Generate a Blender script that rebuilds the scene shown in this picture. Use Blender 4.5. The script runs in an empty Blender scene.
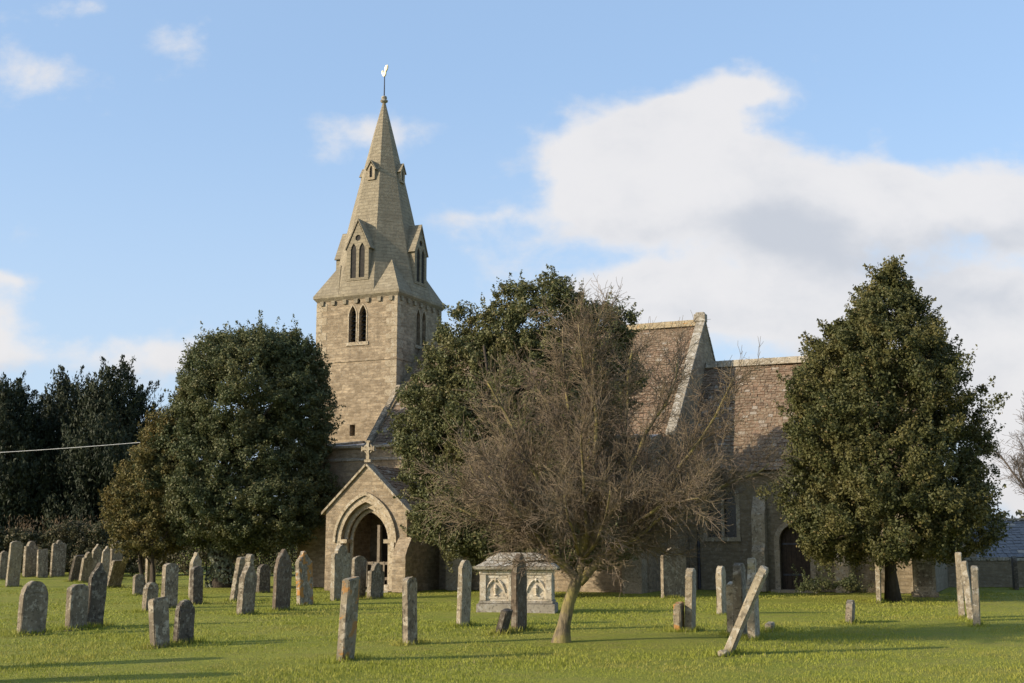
import bpy, bmesh, math, random
import numpy as np
from mathutils import Vector, Matrix
from mathutils.geometry import tessellate_polygon
R = math.radians
random.seed(7)
rng = np.random.default_rng(7)
S = bpy.context.scene
COL = S.collection

# ------------------------------------------------------------------ camera
FPX, EYE, PITCH = 1200.0, 1.65, R(9.4)
cam = bpy.data.cameras.new('camera'); camo = bpy.data.objects.new('camera', cam); COL.objects.link(camo)
cam.sensor_width = 36; cam.lens = 36 * FPX / 1024; cam.clip_start = .1; cam.clip_end = 6000
camo.location = (0, 0, EYE); camo.rotation_euler = (R(90) + PITCH, 0, 0)
S.camera = camo
S.render.resolution_x, S.render.resolution_y = 1024, 683

# ------------------------------------------------------------------ light
SUN_EL = R(21); SUN_AZ_VEC = Vector((-.934, -.358, 0)).normalized()      # horizontal direction towards the sun
SUN_DIR = SUN_AZ_VEC * math.cos(SUN_EL) + Vector((0, 0, math.sin(SUN_EL)))
sl = bpy.data.lights.new('sun', 'SUN'); sl.energy = 5.0; sl.angle = R(.5); sl.color = (1, .87, .69)
so = bpy.data.objects.new('sun', sl); COL.objects.link(so); so.location = (-30, -20, 40)
so.rotation_euler = SUN_DIR.to_track_quat('Z', 'Y').to_euler()
S.view_settings.view_transform = 'Standard'; S.view_settings.look = 'None'
S.view_settings.exposure = 0.3; S.view_settings.gamma = 1
SKY_STRENGTH = .15

def ray(px, py):
    a = (px - 512) / FPX; b = (341.5 - py) / FPX; cp, sp = math.cos(PITCH), math.sin(PITCH)
    return Vector((a, cp - sp * b, sp + cp * b))
def at(px, py, Y):
    r = ray(px, py); return Vector((0, 0, EYE)) + r * (Y / r.y)
def ground(px, py):
    r = ray(px, py); return Vector((0, 0, EYE)) + r * (-EYE / r.z)

# ------------------------------------------------------------------ node helpers
class NT:
    def __init__(s, tree): s.t = tree
    def n(s, kind, **kw):
        o = s.t.nodes.new(kind)
        for k, v in kw.items(): setattr(o, k, v)
        return o
    def link(s, a, b): s.t.links.new(a, b)
    def put(s, sock, v):
        if isinstance(v, bpy.types.NodeSocket): s.link(v, sock)
        elif v is not None:
            if sock.type == 'RGBA' and len(v) == 3: v = (*v, 1)
            sock.default_value = v
    def m(s, op, a, b=None, c=None, clamp=False):
        o = s.n('ShaderNodeMath', operation=op, use_clamp=clamp)
        s.put(o.inputs[0], a)
        if b is not None: s.put(o.inputs[1], b)
        if c is not None: s.put(o.inputs[2], c)
        return o.outputs[0]
    def mix(s, f, a, b, mode='MIX'):
        o = s.n('ShaderNodeMix', data_type='RGBA', blend_type=mode)
        s.put(o.inputs[0], f); s.put(o.inputs[6], a); s.put(o.inputs[7], b)
        return o.outputs[2]
    def ramp(s, f, lo, hi, a=0., b=1.):
        o = s.n('ShaderNodeMapRange', interpolation_type='SMOOTHSTEP')
        s.put(o.inputs[0], f); s.put(o.inputs[1], lo); s.put(o.inputs[2], hi); s.put(o.inputs[3], a); s.put(o.inputs[4], b)
        return o.outputs[0]
    def noise(s, vec, scale, detail=4, rough=.55, dist=0., dim='3D'):
        o = s.n('ShaderNodeTexNoise', noise_dimensions=dim)
        if vec is not None: s.link(vec, o.inputs['Vector'])
        o.inputs['Scale'].default_value = scale; o.inputs['Detail'].default_value = detail
        o.inputs['Roughness'].default_value = rough; o.inputs['Distortion'].default_value = dist
        return o
    def vmul(s, v, t):
        o = s.n('ShaderNodeVectorMath', operation='MULTIPLY'); s.link(v, o.inputs[0]); o.inputs[1].default_value = t; return o.outputs[0]
    def vadd(s, v, t):
        o = s.n('ShaderNodeVectorMath', operation='ADD'); s.put(o.inputs[0], v); s.put(o.inputs[1], t); return o.outputs[0]
    def bump(s, h, strength, dist, normal=None):
        o = s.n('ShaderNodeBump'); o.inputs['Strength'].default_value = strength; o.inputs['Distance'].default_value = dist
        s.link(h, o.inputs['Height'])
        if normal is not None: s.link(normal, o.inputs['Normal'])
        return o.outputs[0]

def material(name, fn):
    m = bpy.data.materials.new(name); m.use_nodes = True
    t = m.node_tree; b = t.nodes['Principled BSDF']; b.inputs['Specular IOR Level'].default_value = .25
    fn(NT(t), b); return m

# ------------------------------------------------------------------ sky with clouds, laid out by world direction
w = bpy.data.worlds.new('World'); S.world = w; w.use_nodes = True
def make_world():
    T = NT(w.node_tree); bg = w.node_tree.nodes['Background']
    sky = T.n('ShaderNodeTexSky', sky_type='NISHITA', sun_disc=False)
    sky.sun_elevation = SUN_EL; sky.sun_rotation = math.atan2(SUN_AZ_VEC.x, SUN_AZ_VEC.y)
    sky.altitude = 50; sky.air_density = 1.0; sky.dust_density = 2.0; sky.ozone_density = 1.4
    tc = T.n('ShaderNodeTexCoord'); sep = T.n('ShaderNodeSeparateXYZ'); T.link(tc.outputs['Generated'], sep.inputs[0])
    x, y, z = sep.outputs
    ay = T.m('MAXIMUM', T.m('ABSOLUTE', y), .12)
    s = T.m('DIVIDE', x, ay); t = T.m('DIVIDE', z, ay)
    cv = T.n('ShaderNodeCombineXYZ'); T.link(s, cv.inputs[0]); T.link(T.m('MULTIPLY', t, 1.35), cv.inputs[1])
    T.link(T.m('MULTIPLY', y, .2), cv.inputs[2]); vec = cv.outputs[0]
    # (bearing, height, half width, half height, weight) of each cloud bank, as tangents of the angle from due north
    def b(px, py, wx, wy, k):
        r = ray(px, py); return r.x / r.y, r.z / r.y, wx / FPX, wy / FPX, k
    banks = [b(670, 158, 84, 52, 1.0), b(585, 165, 50, 44, .85), b(745, 88, 46, 26, .95), b(690, 115, 56, 32, .7), b(620, 215, 60, 34, .7), b(790, 215, 150, 62, 1.1), b(940, 194, 110, 36, .95),
             b(660, 300, 110, 34, .95), b(850, 325, 180, 52, .95), b(1010, 380, 90, 100, .9), b(1000, 305, 60, 28, .7), b(1040, 215, 50, 40, .6), b(1025, 470, 45, 40, .8),
             b(368, 140, 62, 26, .62), b(500, 240, 60, 36, .34), b(25, 75, 62, 34, .50), b(175, 42, 44, 30, .40), b(70, 10, 60, 16, .44),
             b(60, 358, 140, 28, .58), b(165, 362, 60, 24, .5), b(-40, 330, 60, 60, .6), b(0, 285, 22, 14, .45), b(440, 335, 90, 28, .30), b(500, 215, 70, 12, .3)]
    wn = T.noise(vec, 9, 4, .55); wsp = T.n('ShaderNodeSeparateColor'); T.link(wn.outputs['Color'], wsp.inputs[0])
    ss = T.m('MULTIPLY_ADD', T.m('SUBTRACT', wsp.outputs[0], .5), .085, s); tt = T.m('MULTIPLY_ADD', T.m('SUBTRACT', wsp.outputs[1], .5), .06, t)
    def total(bs):
        tot = None
        for (a, c, p, q, k) in bs:
            dx = T.m('MULTIPLY', T.m('SUBTRACT', ss, a), 1 / p); dy = T.m('MULTIPLY', T.m('SUBTRACT', tt, c), 1 / q)
            e = T.m('POWER', 2.718, T.m('MULTIPLY', T.m('MULTIPLY_ADD', dx, dx, T.m('MULTIPLY', dy, dy)), -1.0))
            tot = T.m('MULTIPLY', e, k) if tot is None else T.m('MULTIPLY_ADD', e, k, tot)
        return tot
    fb = T.noise(vec, 15, 9, .60, .15).outputs['Fac']; fine = T.noise(T.vadd(vec, (3.1, 1.7, 0)), 42, 6, .6).outputs['Fac']
    f = T.m('ADD', T.m('MINIMUM', total(banks), 1.15), T.m('MULTIPLY', T.m('SUBTRACT', fb, .5), 1.15)); f = T.m('MULTIPLY_ADD', T.m('SUBTRACT', fine, .5), .28, f)
    alpha = T.ramp(f, .18, .76)
    # thicker, shadier bellies of the banks
    belly = total([b(800, 232, 62, 30, .75), b(880, 262, 85, 26, .6), b(740, 215, 46, 26, .4), b(985, 235, 80, 16, .45), b(960, 300, 90, 22, .45), b(905, 360, 160, 40, .30), b(640, 232, 60, 14, .30), b(700, 320, 120, 20, .25), b(90, 380, 120, 16, .5)])
    sh = T.m('ADD', T.m('MULTIPLY', belly, .95), T.m('MULTIPLY', T.m('SUBTRACT', fb, .42), .9))
    white = (4.75, 4.62, 4.58); grey = (3.2, 3.33, 3.62)
    body = T.mix(T.m('MULTIPLY', T.ramp(sh, -.02, .85), .95), white, grey)
    body = T.mix(T.ramp(t, .02, .20, .35, 0), body, (3.9, 3.75, 3.75))
    far = T.ramp(t, .0, .42, 1, 0)
    hs = T.mix(.36, sky.outputs[0], (3.3, 4.95, 7.5))                              # thin high veil
    hs = T.mix(T.m('MULTIPLY', far, .62), hs, (3.3, 4.0, 4.9))                    # milky air low over the land
    col = T.mix(T.m('MULTIPLY', alpha, .90), hs, body)
    T.link(col, bg.inputs['Color']); bg.inputs['Strength'].default_value = SKY_STRENGTH
make_world()

# ------------------------------------------------------------------ materials
def rubble(name, c1, c2, cm, bw=.30, rh=.115, stain=.65, lichen=(.40, .37, .30)):
    def f(T, b):
        tc = T.n('ShaderNodeTexCoord'); uv = tc.outputs['UV']; ob = tc.outputs['Object']
        d = T.noise(uv, 2.2, 3, .5, dim='2D')
        v = T.vadd(uv, T.vmul(T.vadd(d.outputs['Color'], (-.5, -.5, -.5)), (.12, .07, 0)))
        br = T.n('ShaderNodeTexBrick', offset=.47, squash=1.35, squash_frequency=3, offset_frequency=2)
        T.link(v, br.inputs['Vector'])
        br.inputs['Scale'].default_value = 1; br.inputs['Mortar Size'].default_value = .011; br.inputs['Mortar Smooth'].default_value = .5
        br.inputs['Bias'].default_value = 0; br.inputs['Brick Width'].default_value = bw; br.inputs['Row Height'].default_value = rh
        br.inputs['Color1'].default_value = (*c1, 1); br.inputs['Color2'].default_value = (*c2, 1); br.inputs['Mortar'].default_value = (*cm, 1)
        n1 = T.noise(ob, 1.1, 6, .6).outputs['Fac']; n2 = T.noise(ob, 9, 5, .65).outputs['Fac']; n3 = T.noise(ob, 26, 3, .6).outputs['Fac']
        c = T.mix(T.ramp(n1, .38, .66, 0, stain), br.outputs['Color'], tuple(k * .62 for k in c1))
        c = T.mix(T.ramp(n2, .52, .70, 0, .55), c, lichen)
        c = T.mix(T.ramp(n3, .3, .75, .18, 0.), c, (.06, .05, .04))
        # vertical streaks of weathering
        st = T.noise(T.vmul(ob, (3.2, 3.2, .35)), 1, 5, .6).outputs['Fac']
        c = T.mix(T.ramp(st, .50, .74, 0, .5), c, (.13, .11, .085))
        n5 = T.noise(T.vmul(ob, (5, 5, 9)), 1, 3, .6).outputs['Fac']; c = T.mix(T.ramp(n5, .35, .68, .0, .7), c, tuple(k * .66 for k in c2))
        T.link(c, b.inputs['Base Color']); b.inputs['Roughness'].default_value = .95
        h = T.m('ADD', T.m('MULTIPLY', br.outputs['Fac'], -.5), T.m('ADD', T.m('MULTIPLY', n2, .7), T.m('MULTIPLY', n3, .35)))
        T.link(T.bump(h, .8, .03), b.inputs['Normal'])
    return material(name, f)
def stone(name, c, dark, light, rough_scale=7, orange=0.):
    def f(T, b):
        ob = T.n('ShaderNodeTexCoord').outputs['Object']; oi = T.n('ShaderNodeObjectInfo').outputs['Random']
        v = T.vadd(ob, None); o = v.node; sh = T.n('ShaderNodeCombineXYZ'); T.link(T.m('MULTIPLY', oi, 37), sh.inputs[0]); T.link(T.m('MULTIPLY', oi, 11), sh.inputs[1]); T.link(sh.outputs[0], o.inputs[1])
        n1 = T.noise(v, 2.6, 5, .6).outputs['Fac']; n2 = T.noise(v, rough_scale, 6, .7).outputs['Fac']; n3 = T.noise(v, 38, 3, .6).outputs['Fac']; n4 = T.noise(v, 15, 3, .5).outputs['Fac']
        cc = T.mix(T.ramp(n1, .35, .65), c, dark)
        cc = T.mix(T.ramp(n2, .51, .61, 0, .9), cc, light)
        cc = T.mix(T.ramp(n4, .54, .66, 0, .75), cc, tuple(k * .4 for k in dark))
        if orange: cc = T.mix(T.ramp(T.noise(v, 4.2, 4, .6, .5).outputs['Fac'], .6 - orange * .1, .68 - orange * .1, 0, .85), cc, (.42, .19, .035))
        cc = T.mix(T.m('MULTIPLY', oi, .35), cc, tuple(k * .55 for k in c))
        T.link(cc, b.inputs['Base Color']); b.inputs['Roughness'].default_value = .95
        T.link(T.bump(T.m('ADD', n2, T.m('MULTIPLY', n3, .5)), .7, .02), b.inputs['Normal'])
    return material(name, f)
def slates(name, c1, c2, c3, lich):
    def f(T, b):
        g = T.n('ShaderNodeNewGeometry').outputs['Random Per Island']; ob = T.n('ShaderNodeTexCoord').outputs['Object']
        n = T.noise(ob, 1.0, 5, .6).outputs['Fac']; n2 = T.noise(ob, 12, 5, .65).outputs['Fac']
        c = T.mix(g, c1, c2); c = T.mix(T.ramp(n, .4, .66, 0, .7), c, c3); c = T.mix(T.ramp(n2, .50, .64, 0, .8), c, lich)
        hh = T.m('FRACT', T.m('MULTIPLY', g, 17.3)); c = T.mix(T.ramp(hh, .93, .97, 0, .6), c, (.36, .32, .26))
        T.link(c, b.inputs['Base Color']); b.inputs['Roughness'].default_value = .9
        T.link(T.bump(n2, .6, .02), b.inputs['Normal'])
    return material(name, f)
def plain(name, c, c2=None, scale=8, rough=.7, metal=0., bump=.2, spec=.25):
    def f(T, b):
        ob = T.n('ShaderNodeTexCoord').outputs['Object']; n = T.noise(ob, scale, 5, .6).outputs['Fac']
        T.link(T.mix(T.ramp(n, .35, .68), c, c2 or tuple(k * .7 for k in c)), b.inputs['Base Color'])
        b.inputs['Roughness'].default_value = rough; b.inputs['Metallic'].default_value = metal; b.inputs['Specular IOR Level'].default_value = spec
        T.link(T.bump(n, bump, .02), b.inputs['Normal'])
    return material(name, f)
def leafmat(name, c1, c2, c3, rough=.42, trans=.18, scale=1.3, spec=.4, odd=None):
    def f(T, b):
        g = T.n('ShaderNodeNewGeometry').outputs['Random Per Island']; ob = T.n('ShaderNodeTexCoord').outputs['Object']
        n = T.noise(ob, scale, 3, .6).outputs['Fac']
        c = T.mix(g, c1, c2); c = T.mix(T.ramp(n, .45, .68, 0, .75), c, c3)
        if odd:
            hh = T.m('FRACT', T.m('MULTIPLY', g, 13.7)); c = T.mix(T.ramp(hh, 1 - odd[1], 1 - odd[1] + .02), c, odd[0])
        T.link(c, b.inputs['Base Color']); b.inputs['Roughness'].default_value = rough; b.inputs['Specular IOR Level'].default_value = spec
        tr = T.n('ShaderNodeBsdfTranslucent'); T.link(c, tr.inputs['Color'])
        mx = T.n('ShaderNodeMixShader'); mx.inputs[0].default_value = trans
        T.link(b.outputs[0], mx.inputs[1]); T.link(tr.outputs[0], mx.inputs[2])
        T.link(mx.outputs[0], T.t.nodes['Material Output'].inputs['Surface'])
    return material(name, f)
def barkmat(name, c1, c2, moss=None, amt=.5):
    def f(T, b):
        ob = T.n('ShaderNodeTexCoord').outputs['Object']
        n = T.noise(T.vmul(ob, (14, 14, 4)), 1, 5, .65).outputs['Fac']; n2 = T.noise(ob, 3.5, 4, .6).outputs['Fac']
        c = T.mix(T.ramp(n, .35, .65), c1, c2)
        if moss: c = T.mix(T.ramp(n2, .42, .62, 0, amt), c, moss)
        T.link(c, b.inputs['Base Color']); b.inputs['Roughness'].default_value = .9
        T.link(T.bump(n, .9, .03), b.inputs['Normal'])
    return material(name, f)
M = {}
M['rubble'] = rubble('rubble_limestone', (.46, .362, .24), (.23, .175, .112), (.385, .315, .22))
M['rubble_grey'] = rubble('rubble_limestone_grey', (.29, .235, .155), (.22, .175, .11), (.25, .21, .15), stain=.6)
M['spire'] = rubble('spire_ashlar', (.345, .295, .205), (.28, .235, .16), (.22, .19, .135), bw=.36, rh=.15, stain=.6, lichen=(.34, .32, .24))
M['dressed'] = stone('dressed_limestone', (.39, .32, .22), (.29, .235, .158), (.45, .40, .31), 9)
M['coping'] = stone('weathered_coping', (.36, .32, .25), (.22, .19, .145), (.50, .48, .43), 6)
M['ridge'] = stone('ridge_lichen', (.36, .28, .16), (.26, .20, .12), (.44, .37, .24), 9, .3)
M['slates'] = slates('stone_slates', (.225, .148, .096), (.105, .070, .046), (.185, .132, .082), (.275, .235, .165))
M['lead'] = plain('lead_sheet', (.42, .43, .44), (.30, .31, .32), 3, .5, .0)
M['lead_light'] = plain('white_gutter', (.62, .62, .60), (.42, .42, .41), 5, .6)
M['glass'] = plain('dark_leaded_glass', (.012, .014, .016), (.02, .022, .024), 20, .25, 0, .3, .5)
M['dark'] = plain('dark_louvre_and_opening', (.035, .032, .028), (.02, .018, .016), 12, .85)  # louvre wood, also the painted darkness behind open lights
M['door'] = plain('dark_oak', (.05, .033, .02), (.03, .02, .013), 10, .7)
M['oldwood'] = plain('weathered_oak', (.20, .165, .12), (.13, .105, .075), 12, .85)
M['gold'] = plain('gilded_metal', (.72, .64, .42), (.6, .5, .3), 6, .4, .3, .05, .6)
M['iron'] = plain('dark_iron', (.06, .06, .07), None, 10, .5, .4)
M['grave'] = stone('gravestone_grey', (.275, .225, .158), (.15, .122, .085), (.42, .37, .28), 9)
M['grave_buff'] = stone('gravestone_buff', (.37, .31, .215), (.25, .205, .14), (.46, .42, .34), 9)
M['grave_dark'] = stone('gravestone_dark', (.125, .103, .078), (.08, .066, .05), (.25, .225, .175), 11)
M['grave_orange'] = stone('gravestone_lichen', (.30, .25, .17), (.19, .16, .11), (.42, .37, .29), 8, .9)
M['grave_brown'] = stone('gravestone_brown', (.165, .125, .088), (.105, .08, .056), (.24, .21, .16), 9)
M['tomb'] = stone('tomb_limestone', (.56, .49, .37), (.44, .37, .27), (.62, .57, .47), 6)
M['tomb_lid'] = stone('tomb_lid_stone', (.36, .32, .25), (.25, .215, .165), (.46, .43, .37), 7)
M['holly'] = leafmat('holm_leaf', (.066, .082, .034), (.105, .118, .050), (.145, .138, .056), .55, .25, .9, .25, odd=((.20, .17, .08), .05))
M['holly_dark'] = leafmat('dark_evergreen_leaf', (.060, .068, .024), (.100, .102, .036), (.15, .132, .046), .55, .25, .9, .22, odd=((.20, .15, .06), .04))
M['laurel'] = leafmat('bay_leaf', (.085, .096, .038), (.13, .132, .052), (.165, .150, .06), .55, .25, .9, .25, odd=((.20, .165, .08), .06))
M['yew_brown'] = leafmat('bronze_leaf', (.145, .115, .038), (.092, .094, .032), (.17, .125, .04), .6, .2, 1.0, .2)
M['conifer'] = leafmat('cypress_spray', (.018, .026, .013), (.030, .038, .018), (.038, .044, .02), .6, .1, .5, .2)
M['hedge'] = leafmat('hedge_leaf', (.04, .046, .022), (.062, .062, .028), (.10, .085, .045), .6, .15, .6, .2, odd=((.20, .16, .10), .12))
M['dry'] = leafmat('dry_stem_leaf', (.24, .175, .11), (.18, .125, .075), (.28, .21, .13), .8, .2, 1.2, .1)
M['ivy'] = leafmat('ivy_leaf', (.13, .15, .09), (.22, .23, .15), (.26, .26, .18), .5, .15, 2, .3)
M['grass'] = leafmat('grass_blade', (.225, .245, .036), (.275, .285, .047), (.31, .278, .068), .6, .3, .35, .15, odd=((.30, .26, .11), .03))
M['bark'] = barkmat('dark_bark', (.07, .055, .04), (.045, .036, .027))
M['bark_moss'] = barkmat('mossy_bark', (.185, .145, .085), (.075, .06, .04), (.25, .21, .06), .7)
M['twig'] = barkmat('brown_twig', (.178, .134, .094), (.125, .094, .066), (.205, .162, .085), .5)
M['twig_grey'] = barkmat('grey_twig', (.11, .09, .075), (.08, .065, .055))
M['blue_slate'] = slates('blue_slate', (.15, .155, .165), (.11, .115, .125), (.13, .135, .145), (.2, .2, .2))
def gf(T, b):
    ob = T.n('ShaderNodeTexCoord').outputs['Object']
    n1 = T.noise(ob, .22, 5, .6).outputs['Fac']; n2 = T.noise(ob, 1.6, 5, .62).outputs['Fac']; n3 = T.noise(ob, 14, 4, .65).outputs['Fac']; n4 = T.noise(ob, 60, 3, .6).outputs['Fac']
    c = T.mix(T.ramp(n1, .35, .65), (.205, .226, .034), (.255, .262, .047))
    c = T.mix(T.ramp(n2, .42, .68, 0, .65), c, (.235, .215, .058))
    c = T.mix(T.ramp(n3, .5, .75, 0, .6), c, (.115, .135, .022))
    c = T.mix(T.ramp(n4, .56, .72, 0, .4), c, (.25, .22, .075))
    T.link(c, b.inputs['Base Color']); b.inputs['Roughness'].default_value = .9; b.inputs['Specular IOR Level'].default_value = .1
    T.link(T.bump(T.m('ADD', T.m('MULTIPLY', n2, .6), T.m('ADD', T.m('MULTIPLY', n3, .5), T.m('MULTIPLY', n4, .35))), .9, .12), b.inputs['Normal'])
M['ground'] = material('churchyard_grass', gf)

# ------------------------------------------------------------------ object helpers
def tag(o, label=None, cat=None, group=None, kind=None):
    for k, v in (('label', label), ('category', cat), ('group', group), ('kind', kind)):
        if v: o[k] = v
    return o
def empty(name, loc, rz=0, parent=None):
    o = bpy.data.objects.new(name, None); COL.objects.link(o); o.location = loc; o.rotation_euler = (0, 0, rz); o.empty_display_size = .2
    if parent: o.parent = parent
    return o
def box_uv(me):
    uv = me.uv_layers.new(name='uv')
    for p in me.polygons:
        n = p.normal
        h = Vector((-n.y, n.x, 0))
        if h.length < .25: h = Vector((1, 0, 0))
        h.normalize(); v = n.cross(h)
        for li in p.loop_indices:
            co = me.vertices[me.loops[li].vertex_index].co
            uv.data[li].uv = (co.dot(h), co.dot(v) if abs(n.z) > .2 else co.z)
class MB:
    def __init__(s): s.v, s.f = [], []
    def add(s, vs, fs):
        o = len(s.v); s.v += [tuple(v) for v in vs]; s.f += [tuple(i + o for i in f) for f in fs]; return s
    def box(s, a, b):
        (x0, y0, z0), (x1, y1, z1) = a, b
        x0, x1 = min(x0, x1), max(x0, x1); y0, y1 = min(y0, y1), max(y0, y1); z0, z1 = min(z0, z1), max(z0, z1)
        return s.add([(x0, y0, z0), (x1, y0, z0), (x1, y1, z0), (x0, y1, z0), (x0, y0, z1), (x1, y0, z1), (x1, y1, z1), (x0, y1, z1)],
                     [(0, 3, 2, 1), (4, 5, 6, 7), (0, 1, 5, 4), (1, 2, 6, 5), (2, 3, 7, 6), (3, 0, 4, 7)])
    def prism(s, poly, O, A, B, D):
        """poly: 2-D outline (counter-clockwise seen from +A x B), extruded along D."""
        O, A, B, D = map(Vector, (O, A, B, D)); n = len(poly)
        f = [O + A * p[0] + B * p[1] for p in poly]; k = [q + D for q in f]
        vs = f + k; fs = [(i, (i + 1) % n, n + (i + 1) % n, n + i) for i in range(n)]
        tri = tessellate_polygon([[Vector((p[0], p[1], 0)) for p in poly]])
        fs += [t for t in tri] + [tuple(n + i for i in t[::-1]) for t in tri]
        return s.add(vs, fs)
    def panel(s, O, A, Nn, outer, holes, depth):
        """a wall face in the plane O + A*a + Z*z with openings whose reveals run back by depth against the outward normal Nn."""
        O, A, Nn = map(Vector, (O, A, Nn)); Z = Vector((0, 0, 1))
        polys = [[Vector((p[0], p[1], 0)) for p in pl] for pl in [outer] + holes]
        flat = [p for pl in polys for p in pl]
        tri = tessellate_polygon(polys)
        fs = []
        for t in tri:
            a, b, c = (flat[i] for i in t)
            wn = (A * (b - a).x + Z * (b - a).y).cross(A * (c - a).x + Z * (c - a).y)
            fs.append(t if wn.dot(Nn) > 0 else t[::-1])
        s.add([O + A * p.x + Z * p.y for p in flat], fs)
        for pl in holes:
            n = len(pl); fr = [O + A * p[0] + Z * p[1] for p in pl]; bk = [q - Nn * depth for q in fr]
            s.add(fr + bk, [(i, (i + 1) % n, n + (i + 1) % n, n + i) for i in range(n)])
        return s
    def ring(s, O, A, Nn, inner, outer, depth):
        """a moulding between two open outlines of equal length, standing depth proud of the wall along Nn."""
        O, A, Nn = map(Vector, (O, A, Nn)); Z = Vector((0, 0, 1)); n = len(inner)
        P = lambda p, d: O + A * p[0] + Z * p[1] + Nn * d
        vs = [P(p, -.02) for p in inner] + [P(p, -.02) for p in outer] + [P(p, depth) for p in inner] + [P(p, depth) for p in outer]
        fs = []
        for i in range(n - 1):
            j = i + 1
            fs += [(2 * n + i, 2 * n + j, 3 * n + j, 3 * n + i), (i, j, 2 * n + j, 2 * n + i), (n + j, n + i, 3 * n + i, 3 * n + j)]
        fs += [(0, 2 * n, 3 * n, n), (n - 1, 2 * n - 1, 4 * n - 1, 3 * n - 1)]
        return s.add(vs, fs)
    def tube(s, pts, rad, k=6, cap=True):
        pts = [Vector(p) for p in pts]; n = len(pts)
        if not hasattr(rad, '__len__'): rad = [rad] * n
        vs = []; up = None
        for i, p in enumerate(pts):
            d = (pts[min(i + 1, n - 1)] - pts[max(i - 1, 0)]).normalized()
            if up is None: up = Vector((0, 0, 1)) if abs(d.z) < .9 else Vector((1, 0, 0))
            a = d.cross(up).normalized(); b = a.cross(d); up = b
            vs += [p + (a * math.cos(2 * math.pi * j / k) + b * math.sin(2 * math.pi * j / k)) * rad[i] for j in range(k)]
        fs = [(i * k + j, i * k + (j + 1) % k, (i + 1) * k + (j + 1) % k, (i + 1) * k + j) for i in range(n - 1) for j in range(k)]
        if cap: fs += [tuple(range(k))[::-1], tuple((n - 1) * k + j for j in range(k))]
        return s.add(vs, fs)
    def build(s, name, mat, parent=None, loc=None, rz=0, smooth=False, bevel=0, fix=True):
        me = bpy.data.meshes.new(name); me.from_pydata(s.v, [], s.f)
        if fix or bevel:
            bm = bmesh.new(); bm.from_mesh(me)
            if fix:
                bmesh.ops.remove_doubles(bm, verts=bm.verts, dist=1e-5); bmesh.ops.recalc_face_normals(bm, faces=bm.faces)
            if bevel:
                ed = [e for e in bm.edges if len(e.link_faces) == 2 and e.calc_face_angle(0) > .5]
                bmesh.ops.bevel(bm, geom=ed, offset=bevel, segments=2, affect='EDGES', clamp_overlap=True)
            bm.to_mesh(me); bm.free()
        me.update(); box_uv(me)
        if smooth: me.polygons.foreach_set('use_smooth', [True] * len(me.polygons))
        me.materials.append(M[mat] if isinstance(mat, str) else mat)
        o = bpy.data.objects.new(name, me); COL.objects.link(o)
        if parent: o.parent = parent
        if loc is not None: o.location = loc
        o.rotation_euler = (0, 0, rz)
        return o
def raw_mesh(name, V, loops, per, mat, parent=None, loc=None):
    """V (n,3); loops flat index array; per = corners per face."""
    me = bpy.data.meshes.new(name); nf = len(loops) // per
    me.vertices.add(len(V)); me.vertices.foreach_set('co', np.ascontiguousarray(V, np.float32).ravel())
    me.loops.add(len(loops)); me.loops.foreach_set('vertex_index', np.ascontiguousarray(loops, np.int32))
    me.polygons.add(nf); me.polygons.foreach_set('loop_start', np.arange(0, nf * per, per, dtype=np.int32))
    me.update(calc_edges=True); me.materials.append(M[mat])
    o = bpy.data.objects.new(name, me); COL.objects.link(o)
    if parent: o.parent = parent
    if loc is not None: o.location = loc
    return o

def arc_pointed(w, zs, rise, n=10, c=0.):
    """outline points of a pointed arch head from the left springing over the apex to the right springing."""
    h = w / 2; rad = (rise * rise + h * h) / (2 * h); pts = []
    a1 = math.atan2(rise, rad - h)
    for i in range(n + 1):
        a = a1 * i / n; pts.append((c + h - rad + rad * math.cos(a), zs + rad * math.sin(a)))       # right springing up to the apex
    left = [(2 * c - p[0], p[1]) for p in pts]
    return left + pts[::-1][1:]
def arch_hole(w, z0, zs, rise, c=0., n=8):
    return [(c - w / 2, z0)] + arc_pointed(w, zs, rise, n, c) + [(c + w / 2, z0)]

# ------------------------------------------------------------------ ground
def make_ground():
    def ax(lo, hi, far, step):
        a = list(np.arange(lo, hi + 1e-6, step)); k = step
        while a[-1] < far: k *= 1.35; a.append(a[-1] + k)
        k = step
        while a[0] > -far: k *= 1.35; a.insert(0, a[0] - k)
        return np.array(a)
    X = ax(-26, 26, 2500, .5); Y = ax(6, 60, 2500, .5)
    gx, gy = np.meshgrid(X, Y); r = np.random.default_rng(3)
    z = np.zeros_like(gx)
    for k in range(14):
        fx, fy, ph = r.uniform(-1.2, 1.2), r.uniform(-1.2, 1.2), r.uniform(0, 6.3)
        z += .006 * np.sin(gx * fx + gy * fy + ph)
    fade = np.clip((120 - np.abs(gx)) / 60, 0, 1) * np.clip((150 - np.abs(gy)) / 60, 0, 1)
    z *= fade; z -= .01
    V = np.stack([gx, gy, z], -1).reshape(-1, 3); nx = len(X); ny = len(Y)
    i, j = np.meshgrid(np.arange(nx - 1), np.arange(ny - 1)); a = (j * nx + i).ravel()
    loops = np.stack([a, a + 1, a + nx + 1, a + nx], -1).ravel()
    o = raw_mesh('ground', V, loops, 4, 'ground'); tag(o, 'mown green churchyard grass in low sun', 'ground', None, 'structure')
    o.data.polygons.foreach_set('use_smooth', [True] * len(o.data.polygons))
make_ground()

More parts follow.
